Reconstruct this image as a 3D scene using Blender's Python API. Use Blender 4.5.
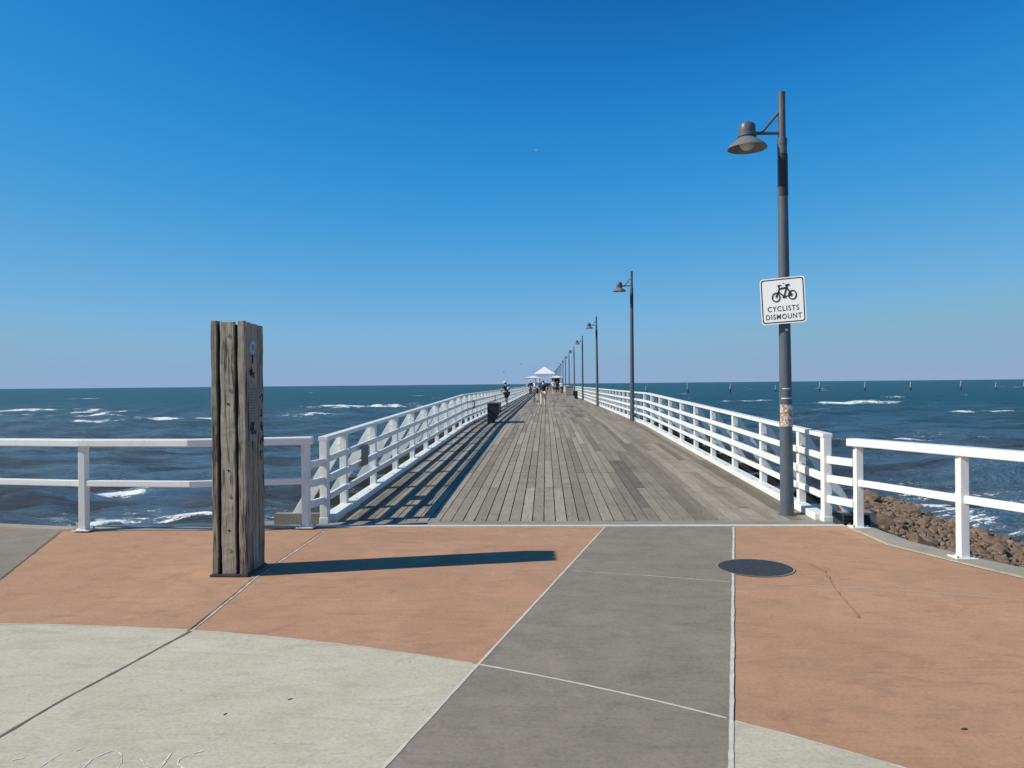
import bpy, bmesh, math, random
import numpy as np
from mathutils import Vector, Matrix
R = math.radians
random.seed(7); rng = np.random.default_rng(11)
for o in list(bpy.data.objects): bpy.data.objects.remove(o)
S = bpy.context.scene
C = S.collection

# ------------------------------------------------------------------ camera, sky, sun, exposure
YAW = 0.0440
cd = bpy.data.cameras.new('camera'); cam = bpy.data.objects.new('camera', cd); C.objects.link(cam)
cd.sensor_width = 36; cd.lens = 36 * 770 / 1024; cd.clip_end = 60000; cd.clip_start = .05
fwd = Vector((-math.sin(YAW), math.cos(YAW), 0)); rgt = Vector((math.cos(YAW), math.sin(YAW), 0)); upv = Vector((0, 0, 1))
ROLL = 0.0095
r2 = rgt * math.cos(ROLL) - upv * math.sin(ROLL); u2 = upv * math.cos(ROLL) + rgt * math.sin(ROLL)
cam.matrix_world = Matrix(((r2.x, u2.x, -fwd.x, 0), (r2.y, u2.y, -fwd.y, 0), (r2.z, u2.z, -fwd.z, 1.65), (0, 0, 0, 1)))
S.camera = cam
W = bpy.data.worlds.new('World'); S.world = W; W.use_nodes = True
SUN_EL = R(38.7); SH = Vector((.974, .227, 0)).normalized()       # direction in which shadows fall
nt = W.node_tree; bg = nt.nodes['Background']
sk = nt.nodes.new('ShaderNodeTexSky'); sk.sky_type = 'NISHITA'; sk.sun_disc = False
sk.sun_elevation = SUN_EL; sk.sun_rotation = math.atan2(-SH.x, -SH.y)
sk.air_density = .5; sk.dust_density = 0.0; sk.ozone_density = 6.0; sk.altitude = 0
SKY = .105                                              # the camera's colour response to the deep blue sky, as per-channel curves
m1 = nt.nodes.new('ShaderNodeVectorMath'); m1.operation = 'SCALE'; m1.inputs['Scale'].default_value = SKY
cv = nt.nodes.new('ShaderNodeRGBCurve'); cv.mapping.use_clip = False; cv.mapping.extend = 'HORIZONTAL'
for ci, pts in enumerate((((0, 0), (.048, .011), (.060, .020), (.082, .047), (.153, .150), (.246, .228), (.407, .262), (1, .34)),
                          ((0, 0), (.078, .10), (.10, .163), (.122, .222), (.168, .300), (.301, .412), (.434, .445), (.604, .415), (1, .42)),
                          ((0, 0), (.19, .33), (.238, .495), (.279, .585), (.376, .670), (.578, .705), (.701, .69), (.753, .63), (1, .60)))):
    c_ = cv.mapping.curves[ci]
    c_.points[0].location = pts[0]; c_.points[1].location = pts[-1]
    for p_ in pts[1:-1]: c_.points.new(*p_)
cv.mapping.update()
m2 = nt.nodes.new('ShaderNodeVectorMath'); m2.operation = 'SCALE'; m2.inputs['Scale'].default_value = 1 / SKY
nt.links.new(sk.outputs[0], m1.inputs[0]); nt.links.new(m1.outputs[0], cv.inputs['Color']); nt.links.new(cv.outputs[0], m2.inputs[0]); nt.links.new(m2.outputs[0], bg.inputs[0]); bg.inputs[1].default_value = SKY
sd = bpy.data.lights.new('sun', 'SUN'); sd.energy = 5.0; sd.angle = R(.53); sd.color = (1, .925, .77)
sun = bpy.data.objects.new('sun', sd); C.objects.link(sun)
sv = Vector((SH.x * math.cos(SUN_EL), SH.y * math.cos(SUN_EL), -math.sin(SUN_EL)))
sun.rotation_euler = sv.to_track_quat('-Z', 'Y').to_euler(); sun.location = (-20, -5, 20)
S.view_settings.view_transform = 'Standard'; S.view_settings.look = 'None'; S.view_settings.exposure = 0.0; S.view_settings.gamma = 1
S.view_settings.use_curve_mapping = False
S.render.resolution_x = 1024; S.render.resolution_y = 768

# ------------------------------------------------------------------ material helpers
class NT:
    def __init__(s, name):
        s.m = bpy.data.materials.new(name); s.m.use_nodes = True; s.t = s.m.node_tree; s.b = s.t.nodes['Principled BSDF']
    def n(s, typ, **k):
        x = s.t.nodes.new('ShaderNode' + typ)
        for a, v in k.items():
            if a.startswith('i_'):
                key = a[2:]; key = int(key) if key.isdigit() else key.replace('_', ' ')
                if hasattr(v, 'is_linked'): s.t.links.new(v, x.inputs[key])
                else: x.inputs[key].default_value = v
            else: setattr(x, a, v)
        return x
    def l(s, a, b): s.t.links.new(a, b)
    def co(s, scale=(1, 1, 1), kind='Object', rot=(0, 0, 0)):
        tc = s.n('TexCoord'); mp = s.n('Mapping'); s.l(tc.outputs[kind], mp.inputs[0]); mp.inputs['Scale'].default_value = scale; mp.inputs['Rotation'].default_value = rot
        return mp.outputs[0]
    def noise(s, vec, scale, detail=4, rough=.55, dist=0):
        x = s.n('TexNoise'); s.l(vec, x.inputs['Vector']); x.inputs['Scale'].default_value = scale; x.inputs['Detail'].default_value = detail
        x.inputs['Roughness'].default_value = rough; x.inputs['Distortion'].default_value = dist
        return x.outputs['Fac']
    def ramp(s, fac, pts):
        x = s.n('ValToRGB'); s.l(fac, x.inputs[0]); e = x.color_ramp.elements
        while len(e) < len(pts): e.new(.5)
        for q, (p, c) in zip(e, pts):
            q.position = p; q.color = (c, c, c, 1) if isinstance(c, (int, float)) else (*c, 1)
        return x.outputs[0]
    def mix(s, fac, a, b, mode='MIX'):
        x = s.n('Mix', data_type='RGBA', blend_type=mode)
        for key, v in (('Factor', fac), ('A', a), ('B', b)):
            sock = [i for i in x.inputs if i.name == key and (i.type == ('VALUE' if key == 'Factor' else 'RGBA'))][0]
            if hasattr(v, 'is_linked'): s.l(v, sock)
            else: sock.default_value = v if key == 'Factor' else (*v, 1)
        return [o for o in x.outputs if o.type == 'RGBA'][0]
    def math(s, op, a, b=None, c=None, clamp=False):
        x = s.n('Math', operation=op); x.use_clamp = clamp
        for i, v in enumerate((a, b, c)):
            if v is None: continue
            if hasattr(v, 'is_linked'): s.l(v, x.inputs[i])
            else: x.inputs[i].default_value = v
        return x.outputs[0]
    def attr(s, name):
        return s.n('Attribute', attribute_name=name).outputs['Fac']
    def bump(s, h, strength=.3, dist=.01, normal=None):
        x = s.n('Bump'); x.inputs['Strength'].default_value = strength; x.inputs['Distance'].default_value = dist; s.l(h, x.inputs['Height'])
        if normal: s.l(normal, x.inputs['Normal'])
        return x.outputs[0]
    def done(s, col=None, rough=None, nrm=None, metal=0, spec=.5):
        for key, v in (('Base Color', col), ('Roughness', rough)):
            if v is None: continue
            if hasattr(v, 'is_linked'): s.l(v, s.b.inputs[key])
            else: s.b.inputs[key].default_value = (*v, 1) if key == 'Base Color' else v
        s.b.inputs['Metallic'].default_value = metal
        s.b.inputs['Specular IOR Level'].default_value = spec
        if nrm: s.l(nrm, s.b.inputs['Normal'])
        return s.m

def mat_noise(name, a, b, scale=6, rough=.6, bump=.15, bdist=.004, metal=0, spec=.4, stretch=(1, 1, 1), fine=60, dirt=None):
    t = NT(name); v = t.co(stretch); n1 = t.noise(v, scale, 5, .6); col = t.mix(t.ramp(n1, [(.35, 0), (.65, 1)]), a, b)
    n2 = t.noise(v, fine, 4, .6)
    col = t.mix(.35, col, t.mix(n2, tuple(x * .6 for x in a), tuple(min(1, x * 1.35) for x in b)))
    if dirt:
        n3 = t.noise(t.co((1, 1, .35)), 9, 6, .7); col = t.mix(t.math('MULTIPLY', t.ramp(n3, [(.55, 0), (.72, 1)]), dirt[1]), col, dirt[0])
    return t.done(col, rough, t.bump(n2, bump, bdist), metal, spec)

def mat_slab(name, base, warm, dark, mot=1.0, pit=.5, streak=True):
    t = NT(name); v = t.co()
    big = t.noise(v, .55, 5, .6, .6); mid = t.noise(v, 3.2, 6, .65, .4); fine = t.noise(v, 45, 5, .7); grit = t.noise(v, 260, 3, .7)
    sw = t.noise(t.co((1, 4.5, 1), rot=(0, 0, .35)), 2.6, 5, .65, 1.2)          # trowel sweeps
    col = t.mix(t.ramp(big, [(.32, 0), (.68, 1)]), base, warm)
    col = t.mix(t.math('MULTIPLY', t.ramp(mid, [(.42, 0), (.75, 1)]), .50 * mot), col, dark)
    col = t.mix(t.math('MULTIPLY', t.ramp(sw, [(.5, 0), (.8, 1)]), .45 * mot), col, tuple(x * .62 for x in base))
    col = t.mix(t.math('MULTIPLY', t.ramp(fine, [(.3, 1), (.5, 0)]), .35), col, tuple(x * .5 for x in dark))
    col = t.mix(t.math('MULTIPLY', t.ramp(fine, [(.55, 0), (.75, 1)]), .28), col, tuple(min(1, x * 1.45) for x in warm))
    st_ = t.noise(v, 1.3, 7, .72, 1.5); col = t.mix(t.math('MULTIPLY', t.ramp(st_, [(.56, 0), (.66, 1)]), .30 * mot), col, tuple(x * .62 for x in base))
    col = t.mix(t.math('MULTIPLY', t.ramp(st_, [(.30, 1), (.40, 0)]), .28 * mot), col, tuple(min(1, x * 1.22) for x in warm))
    vo = t.n('TexVoronoi'); t.l(v, vo.inputs['Vector']); vo.inputs['Scale'].default_value = 9
    msk = t.noise(v, 2.1, 3, .6)
    spots = t.math('MULTIPLY', t.ramp(vo.outputs['Distance'], [(.035, 1), (.075, 0)]), t.ramp(msk, [(.52, 0), (.62, 1)]))
    col = t.mix(t.math('MULTIPLY', spots, pit), col, tuple(x * .3 for x in dark))
    pits = t.ramp(grit, [(.31, 1), (.40, 0)]); agg = t.ramp(grit, [(.62, 0), (.72, 1)]); col = t.mix(t.math('MULTIPLY', agg, .30), col, tuple(min(1, x * 1.5) for x in warm))
    col = t.mix(t.math('MULTIPLY', pits, .85 * pit), col, tuple(x * .35 for x in dark))
    h = t.math('ADD', t.math('MULTIPLY', fine, .6), t.math('MULTIPLY', grit, .5))
    h = t.math('SUBTRACT', h, t.math('MULTIPLY', pits, .6))
    return t.done(col, t.ramp(mid, [(.3, .72), (.7, .92)]), t.bump(h, .45, .003), spec=.3)

def mat_wood(name, a, b, dark, axis='Z', scale=1.0, contrast=1.0, tone=True, grain=1.0, spec=.25, crack=0):
    t = NT(name); st = {'Z': (1, 1, .045), 'Y': (1, .045, 1), 'X': (.045, 1, 1)}[axis]
    v = t.co(st)
    if tone:
        at = t.attr('tone'); off = t.n('VectorMath', operation='ADD'); t.l(v, off.inputs[0])
        cx = t.n('CombineXYZ'); t.l(t.math('MULTIPLY', at, 13.7), cx.inputs[0]); t.l(t.math('MULTIPLY', at, 7.1), cx.inputs[1]); t.l(t.math('MULTIPLY', at, 3.3), cx.inputs[2]); t.l(cx.outputs[0], off.inputs[1]); v = off.outputs[0]
    g1 = t.noise(v, 60 * scale, 5, .7, .6); g2 = t.noise(v, 150 * scale, 4, .7, .2); blot = t.noise(t.co(), 3.2 * scale, 5, .7, .4)
    col = t.mix(t.ramp(g1, [(.3, 0), (.7, 1)]), a, b)
    col = t.mix(t.math('MULTIPLY', t.ramp(g1, [(.25, 1), (.42, 0)]), .75 * grain), col, dark)
    col = t.mix(t.math('MULTIPLY', t.ramp(g2, [(.30, 1), (.45, 0)]), .5 * grain), col, dark)
    col = t.mix(t.math('MULTIPLY', t.ramp(blot, [(.48, 0), (.72, 1)]), .5 * contrast), col, tuple(x * .5 for x in a))
    if crack:
        ck = t.noise(v, 22 * scale, 3, .5, .3); ck = t.ramp(ck, [(.455, 0), (.49, 1), (.51, 1), (.545, 0)]) ; ck2 = t.ramp(t.noise(t.co((1, 1, .4)), 5, 3, .6), [(.42, 0), (.55, 1)]); col = t.mix(t.math('MULTIPLY', t.math('MULTIPLY', ck, ck2), crack), col, (.02, .015, .012))
    if tone:
        f = t.math('ADD', t.math('MULTIPLY', at, .75), .60)
        k = t.n('CombineXYZ'); [t.l(f, k.inputs[i]) for i in range(3)]
        mm = t.n('VectorMath', operation='MULTIPLY'); t.l(col, mm.inputs[0]); t.l(k.outputs[0], mm.inputs[1]); col = mm.outputs[0]
    h = t.math('ADD', t.math('MULTIPLY', g1, .7), t.math('MULTIPLY', g2, .4))
    return t.done(col, .86, t.bump(h, .5, .004), spec=spec)

M = {}
M['terracotta'] = mat_slab('terracotta_concrete', (.430, .238, .138), (.520, .300, .184), (.325, .215, .145), 1.3, .4)
M['grey'] = mat_slab('grey_concrete', (.245, .214, .170), (.300, .262, .207), (.180, .158, .128), 1.3, .6)
M['cream'] = mat_slab('cream_concrete', (.525, .480, .368), (.61, .56, .44), (.42, .385, .29), 1.2, .7)
M['kerb'] = mat_slab('kerb_concrete', (.33, .30, .25), (.42, .385, .32), (.22, .20, .17), 1, .6)
M['wall'] = mat_slab('seawall_concrete', (.24, .22, .19), (.30, .275, .23), (.13, .12, .105), 1, .6)
M['caulk'] = mat_noise('joint_sealant', (.50, .47, .40), (.66, .62, .54), 14, .8)
M['crack'] = mat_noise('open_joint', (.10, .085, .07), (.20, .17, .13), 14, .9)
M['chalk'] = mat_noise('chalk', (.60, .60, .56), (.72, .72, .70), 40, .95)
M['white'] = mat_noise('white_paint', (.79, .80, .765), (.84, .85, .815), 5, .42, .12, .003, dirt=((.50, .46, .37), .5))
M['white_new'] = mat_noise('white_rail_paint', (.82, .83, .79), (.86, .87, .835), 5, .38, .1, .003, dirt=((.56, .52, .43), .4))
M['bolt'] = mat_noise('bolt_steel', (.25, .23, .20), (.42, .38, .33), 40, .5, metal=.6)
M['lamp'] = mat_noise('lamp_post_paint', (.085, .098, .122), (.105, .12, .145), 8, .42, .05, .002, dirt=((.2, .2, .2), .3))
M['lampdark'] = mat_noise('dark_cover', (.022, .026, .035), (.035, .04, .05), 8, .45)
M['shade'] = mat_noise('lamp_shade_paint', (.13, .15, .155), (.20, .21, .205), 10, .45, .08, .002, dirt=((.4, .4, .36), .4))
M['glass'] = NT('lamp_lens').done((.55, .55, .5), .25)
M['signw'] = mat_noise('sign_face', (.80, .81, .80), (.85, .86, .85), 3, .35, .02)
M['signb'] = NT('sign_black').done((.012, .013, .018), .45)
M['metal'] = mat_noise('galvanised_metal', (.32, .33, .34), (.45, .46, .47), 25, .45, metal=.5)
M['rubber'] = mat_noise('manhole_cover_iron', (.026, .031, .040), (.052, .060, .070), 16, .7, .6, .004)
M['benchdark'] = mat_noise('dark_bench_paint', (.012, .014, .02), (.022, .025, .034), 10, .55)
M['benchslat'] = mat_noise('bench_slat_timber', (.16, .14, .12), (.24, .21, .18), 10, .7)
M['kiosk'] = mat_noise('brown_grey_panel', (.30, .26, .23), (.36, .32, .28), 8, .7)
M['beam'] = mat_noise('tarred_timber', (.05, .045, .04), (.09, .08, .07), 10, .85)
M['xbeam'] = mat_noise('weathered_beam', (.17, .155, .135), (.26, .24, .21), 10, .85)
M['deck'] = mat_wood('deck_boards', (.238, .208, .168), (.330, .292, .234), (.09, .082, .072), 'Y', .75, .9)
M['deckx'] = mat_wood('deck_end_boards', (.22, .205, .18), (.30, .28, .24), (.10, .09, .08), 'X', .75, .7)
M['plank'] = mat_wood('old_jetty_timber', (.27, .228, .172), (.49, .43, .33), (.055, .042, .03), 'Z', 1.1, 1.0, grain=1.3, crack=.8)
M['shade_core'] = NT('post_gap_shade').done((.012, .010, .009), .9)  # near black, so the shade in plank gaps is put into the colour
M['roof'] = mat_noise('white_roof_sheet', (.80, .80, .80), (.86, .86, .86), 3, .5)

# rocks
t = NT('rock'); v = t.co(); n1 = t.noise(v, 2.6, 6, .65, .5); n2 = t.noise(v, 14, 6, .7); at = t.n('ObjectInfo').outputs['Random']
col = t.mix(t.ramp(n1, [(.35, 0), (.65, 1)]), (.16, .10, .064), (.37, .245, .16)); col = t.mix(t.math('MULTIPLY', t.ramp(n2, [(.35, 1), (.55, 0)]), .7), col, (.05, .034, .026))
col = t.mix(t.math('MULTIPLY', at, .6), col, (.24, .20, .165)); M['rock'] = t.done(col, .9, t.bump(n2, .8, .04), spec=.25)
t = NT('rubble_gap_shade'); v = t.co(); n1 = t.noise(v, 1.6, 6, .7, .5); n2 = t.noise(v, 9, 6, .75)
col = t.mix(t.ramp(n1, [(.35, 0), (.65, 1)]), (.05, .032, .022), (.14, .09, .06)); col = t.mix(t.math('MULTIPLY', t.ramp(n2, [(.38, 1), (.55, 0)]), .8), col, (.035, .026, .02)); M['rubble'] = t.done(col, .9, t.bump(n2, 1, .08), spec=.25)  # rubble coloured darker than the boulders, painting the shade in their gaps

# ------------------------------------------------------------------ mesh builder
class MB:
    def __init__(s): s.v = []; s.f = []; s.t = []; s.cur = .5
    def add(s, vs, fs):
        o = len(s.v); s.v += [tuple(x) for x in vs]; s.f += [tuple(o + i for i in f) for f in fs]; s.t += [s.cur] * len(fs); return s
    def box(s, x0, x1, y0, y1, z0, z1):
        return s.add([(x0, y0, z0), (x1, y0, z0), (x1, y1, z0), (x0, y1, z0), (x0, y0, z1), (x1, y0, z1), (x1, y1, z1), (x0, y1, z1)],
                     [(0, 3, 2, 1), (4, 5, 6, 7), (0, 1, 5, 4), (1, 2, 6, 5), (2, 3, 7, 6), (3, 0, 4, 7)])
    def beam(s, p, q, w, h, up=(0, 0, 1)):
        p, q, up = Vector(p), Vector(q), Vector(up); d = (q - p).normalized(); sd = d.cross(up).normalized(); u = sd.cross(d)
        vs = [e + sd * (a * w / 2) + u * (b * h / 2) for e in (p, q) for a, b in ((-1, -1), (1, -1), (1, 1), (-1, 1))]
        return s.add(vs, [(0, 1, 2, 3)[::-1], (4, 5, 6, 7), (0, 4, 5, 1)[::-1], (1, 5, 6, 2)[::-1], (2, 6, 7, 3)[::-1], (3, 7, 4, 0)[::-1]][:6])
    def tube(s, pts, rad, n=12, cap=True):
        pts = [Vector(p) for p in pts]; rad = rad if isinstance(rad, (list, tuple)) else [rad] * len(pts); rings = []
        ref = None
        for i, p in enumerate(pts):
            d = (pts[min(i + 1, len(pts) - 1)] - pts[max(i - 1, 0)]).normalized()
            if ref is None: ref = Vector((1, 0, 0)) if abs(d.x) < .8 else Vector((0, 1, 0))
            a = (ref - d * ref.dot(d)).normalized(); ref = a; b = d.cross(a)
            rings.append([p + (a * math.cos(2 * math.pi * k / n) + b * math.sin(2 * math.pi * k / n)) * rad[i] for k in range(n)])
        vs = [x for r_ in rings for x in r_]; fs = []
        for i in range(len(pts) - 1):
            for k in range(n): fs.append((i * n + k, i * n + (k + 1) % n, (i + 1) * n + (k + 1) % n, (i + 1) * n + k))
        if cap: fs += [tuple(range(n))[::-1], tuple((len(pts) - 1) * n + k for k in range(n))]
        return s.add(vs, fs)
    def prism(s, poly, z0, z1):
        n = len(poly); vs = [(x, y, z0) for x, y in poly] + [(x, y, z1) for x, y in poly]
        return s.add(vs, [tuple(range(n))[::-1], tuple(range(n, 2 * n))] + [(i, (i + 1) % n, n + (i + 1) % n, n + i) for i in range(n)])
    def prism_y(s, poly, y0, y1):                       # poly in (x, z)
        n = len(poly); vs = [(x, y0, z) for x, z in poly] + [(x, y1, z) for x, z in poly]
        return s.add(vs, [tuple(range(n)), tuple(range(n, 2 * n))[::-1]] + [(i, n + i, n + (i + 1) % n, (i + 1) % n) for i in range(n)])
    def sheet(s, poly, z):
        return s.add([(x, y, z) for x, y in poly], [tuple(range(len(poly)))])
    def mesh(s, name, m, org=(0, 0, 0), smooth=False):
        me = bpy.data.meshes.new(name); ox, oy, oz = org
        me.from_pydata([(x - ox, y - oy, z - oz) for x, y, z in s.v], [], s.f)
        a = me.attributes.new('tone', 'FLOAT', 'FACE'); a.data.foreach_set('value', s.t)
        me.materials.append(m)
        bm = bmesh.new(); bm.from_mesh(me); bmesh.ops.recalc_face_normals(bm, faces=bm.faces); bm.to_mesh(me); bm.free()
        if smooth: me.polygons.foreach_set('use_smooth', [True] * len(me.polygons))
        return me
    def build(s, name, m, parent=None, bevel=0, smooth=False, world=True, seg=2):
        org = parent_org(parent) if (parent and world) else (0, 0, 0)
        me = s.mesh(name, m, org, smooth); o = bpy.data.objects.new(name, me); C.objects.link(o)
        if parent: o.parent = parent
        if bevel:
            b = o.modifiers.new('bevel', 'BEVEL'); b.width = bevel; b.segments = seg; b.limit_method = 'ANGLE'; b.angle_limit = R(40); b.harden_normals = False
        if smooth and bevel == 0:
            pass
        return o
def parent_org(p):
    x = Vector((0, 0, 0))
    while p: x += p.location; p = p.parent
    return x
def tag(o, label=None, cat=None, group=None, kind=None):
    for k, v in (('label', label), ('category', cat), ('group', group), ('kind', kind)):
        if v: o[k] = v
    return o
def empty(name, loc=(0, 0, 0), label=None, cat=None, group=None, kind=None):
    o = bpy.data.objects.new(name, None); C.objects.link(o); o.location = loc; o.empty_display_size = .2
    return tag(o, label, cat, group, kind)
def kids(o): return [c for c in C.objects if c.parent == o]
def copy_tree(o, parent=None, cache=None):
    c = o.copy(); C.objects.link(c); c.parent = parent
    for ch in list(o.children): copy_tree(ch, c)
    return c
def smooth_by_angle(o):
    me = o.data
    me.polygons.foreach_set('use_smooth', [True] * len(me.polygons))
    es = o.modifiers.new('split', 'EDGE_SPLIT'); es.split_angle = R(35)

# ------------------------------------------------------------------ plaza (setting)
WZ = -2.2                                               # water level
KIN = [(3.372, 8.85), (3.415, 7.83), (3.735, 7.02), (3.948, 6.542), (4.30, 5.6), (4.95, 4.4), (5.8, 3.0), (8, 0), (9, -14)]
KOUT = [(3.60, 8.85), (3.68, 7.95), (3.914, 7.255), (4.17, 6.75), (4.52, 5.75), (5.18, 4.55), (6.02, 3.12), (8.25, .1), (9.3, -14)]
LEDGE = [(-2.45, 8.83), (-2.9, 8.80), (-3.99, 8.66), (-5.65, 8.68), (-6.51, 8.86), (-9, 9.5), (-20, 12.5)]
LOUT = [(-2.45, 8.97), (-2.9, 8.97), (-3.99, 8.85), (-5.65, 8.88), (-6.51, 9.05), (-9, 9.72), (-20, 12.75)]
plaza = [(x, y) for x, y in KIN] + [(-20, -14)] + [(x, y) for x, y in LEDGE[::-1]]
p = MB().sheet(plaza, 0); tag(p.build('pavement', M['terracotta']), kind='structure')
CX, CY, CR = -3.81, -3.206, 8.432
arc = lambda r, a0, a1, n: [(CX + r * math.cos(a0 + (a1 - a0) * k / n), CY + r * math.sin(a0 + (a1 - a0) * k / n)) for k in range(n + 1)]
disc = [(x, y) for x, y in arc(CR, R(160), R(0), 90)] + [(4.622, -13.9), (-19.9, -13.9), (-19.9, -.3)]
tag(MB().sheet(disc, .003).build('cream_paving', M['cream']), kind='structure')
tag(MB().sheet([(-5.63, 8.655), (-4.75, 6.50), (-4.215, 5.23), (-4.5, 5.19), (-9, 3.7), (-19.9, 3.7), (-19.9, 12.4), (-9, 9.45), (-6.5, 8.83)], .0015).build('grey_side_paving', M['grey']), kind='structure')
g1x = lambda y: .651 + .2472 * (y - 8.806); g2x = lambda y: 2.101 + .2425 * (y - 8.793)
tag(MB().sheet([(g1x(8.828), 8.828), (g2x(8.828), 8.828), (g2x(-10), -10), (g1x(-10), -10)], .0045).build('grey_path', M['grey']), kind='structure')
def strip(pts, w, z, jit=.15, step=.06):
    """a narrow joint that wanders a little and varies in width"""
    pts = [Vector((*q, 0)) for q in pts]; out = []
    for a, b in zip(pts, pts[1:]):
        n = max(1, int((b - a).length / step))
        for k in range(n): out.append(a.lerp(b, k / n))
    out.append(pts[-1]); mb = MB(); L_, R_ = [], []
    off = 0
    for i, q in enumerate(out):
        d = (out[min(i + 1, len(out) - 1)] - out[max(i - 1, 0)]).normalized(); s_ = Vector((-d.y, d.x, 0)); ww = w * (1 + random.uniform(-1, 1) * jit * 1.6)
        off = off * .85 + random.uniform(-1, 1) * w * jit * .35
        L_.append(q + s_ * (off + ww / 2)); R_.append(q + s_ * (off - ww / 2))
    n = len(out)
    return [(x.x, x.y, z) for x in L_] + [(x.x, x.y, z) for x in R_], [(i, i + 1, n + i + 1, n + i) for i in range(n - 1)]
def joint(name, pts, w, z, m, jit=.10):
    tag(MB().add(*strip(pts, w, z, jit)).build(name, m), kind='structure')
joint('paving_joint', [(g1x(8.82), 8.82), (g1x(-4), -4)], .018, .0065, M['caulk'])
joint('paving_joint', [(g2x(8.82), 8.82), (g2x(-4), -4)], .022, .0065, M['caulk'])
joint('paving_joint', arc(CR, R(66.3), R(56.3), 12), .018, .0060, M['caulk'])
joint('paving_joint', arc(CR, R(112), R(66.5), 40), .012, .0047, M['caulk'], .3)
joint('paving_joint', arc(CR, R(56.0), R(20), 24), .012, .0047, M['caulk'], .3)
joint('paving_joint', [(.20, 6.78), (.85, 6.61), (1.50, 6.407)], .010, .0060, M['caulk'], .3)
joint('paving_joint', [(1.53, 6.40), (2.61, 6.21), (3.3, 6.0), (3.9, 5.75)], .008, .0025, M['caulk'], .3)
joint('paving_joint', [(-2.62, 3.2), (-2.56, 4.0), (-2.50, 4.4), (-2.41, 5.09)], .017, .0055, M['crack'], .3)
joint('paving_joint', [(-2.41, 5.09), (-2.46, 5.9), (-2.507, 6.5), (-2.52, 8.7)], .016, .0032, M['caulk'], .3)
joint('paving_joint', [(-2.43, 5.09), (-2.48, 5.9), (-2.527, 6.5), (-2.54, 8.7)], .010, .0052, M['crack'], .4)
joint('paving_joint', [(-5.60, 8.64), (-4.75, 6.50), (-4.215, 5.23)], .016, .0034, M['crack'], .3)
joint('paving_joint', [(x - .012, y) for x, y in KIN[:7]], .018, .0065, M['caulk'], .3)
joint('pavement_crack', [(2.36, 7.05), (2.40, 6.8), (2.33, 6.45), (2.24, 6.0), (2.19, 5.6), (2.16, 5.45)], .017, .004, mat_noise('stained_crack', (.31, .185, .11), (.38, .22, .135), 30, .9), .8)
# kerbs round the plaza, the wall that drops to the sea, the light strip in front of the boards
def ribbon(a, b, z0, z1, name, m):
    poly = a + b[::-1]; o = MB(); n = len(a)
    vs = [(x, y, z1) for x, y in a] + [(x, y, z1) for x, y in b] + [(x, y, z0) for x, y in a] + [(x, y, z0) for x, y in b]; fs = []
    for i in range(n - 1):
        fs += [(i, i + 1, n + i + 1, n + i), (2 * n + i, 3 * n + i, 3 * n + i + 1, 2 * n + i + 1), (n + i, n + i + 1, 3 * n + i + 1, 3 * n + i), (i, 2 * n + i, 2 * n + i + 1, i + 1)]
    fs += [(0, n, 3 * n, 2 * n), (n - 1, 3 * n - 1, 4 * n - 1, 2 * n - 1)]
    ob = o.add(vs, fs).build(name, m); return tag(ob, kind='structure')
ribbon(KIN, KOUT, -.25, .018, 'kerb', M['kerb'])
ribbon(LEDGE, LOUT, -.25, .014, 'kerb', M['kerb'])
KIN2 = [(x - .03, y) for x, y in KIN]; KOUT2 = [(x - .05, y) for x, y in KOUT]
tag(ribbon(KIN2, KOUT2, -3.6, -.26, 'seawall', M['wall']), kind='structure')
ribbon([(x, y - .08) for x, y in LEDGE], [(x, y - .05) for x, y in LOUT], -3.6, -.26, 'seawall', M['wall'])
tag(MB().box(-4.45, 4.1, 9.0, 11.2, -3.4, -.33).build('abutment', M['wall'], bevel=.03), kind='structure')
tag(MB().box(-2.62, 3.365, 8.832, 8.935, -.2, .016).build('threshold_strip', M['caulk']), kind='structure')

# sea bed / rock apron under the water so nothing is hollow
tag(MB().box(-400, 400, -14, 420, -5.2, -5.0).build('sea_bed', M['wall']), kind='structure')

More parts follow.
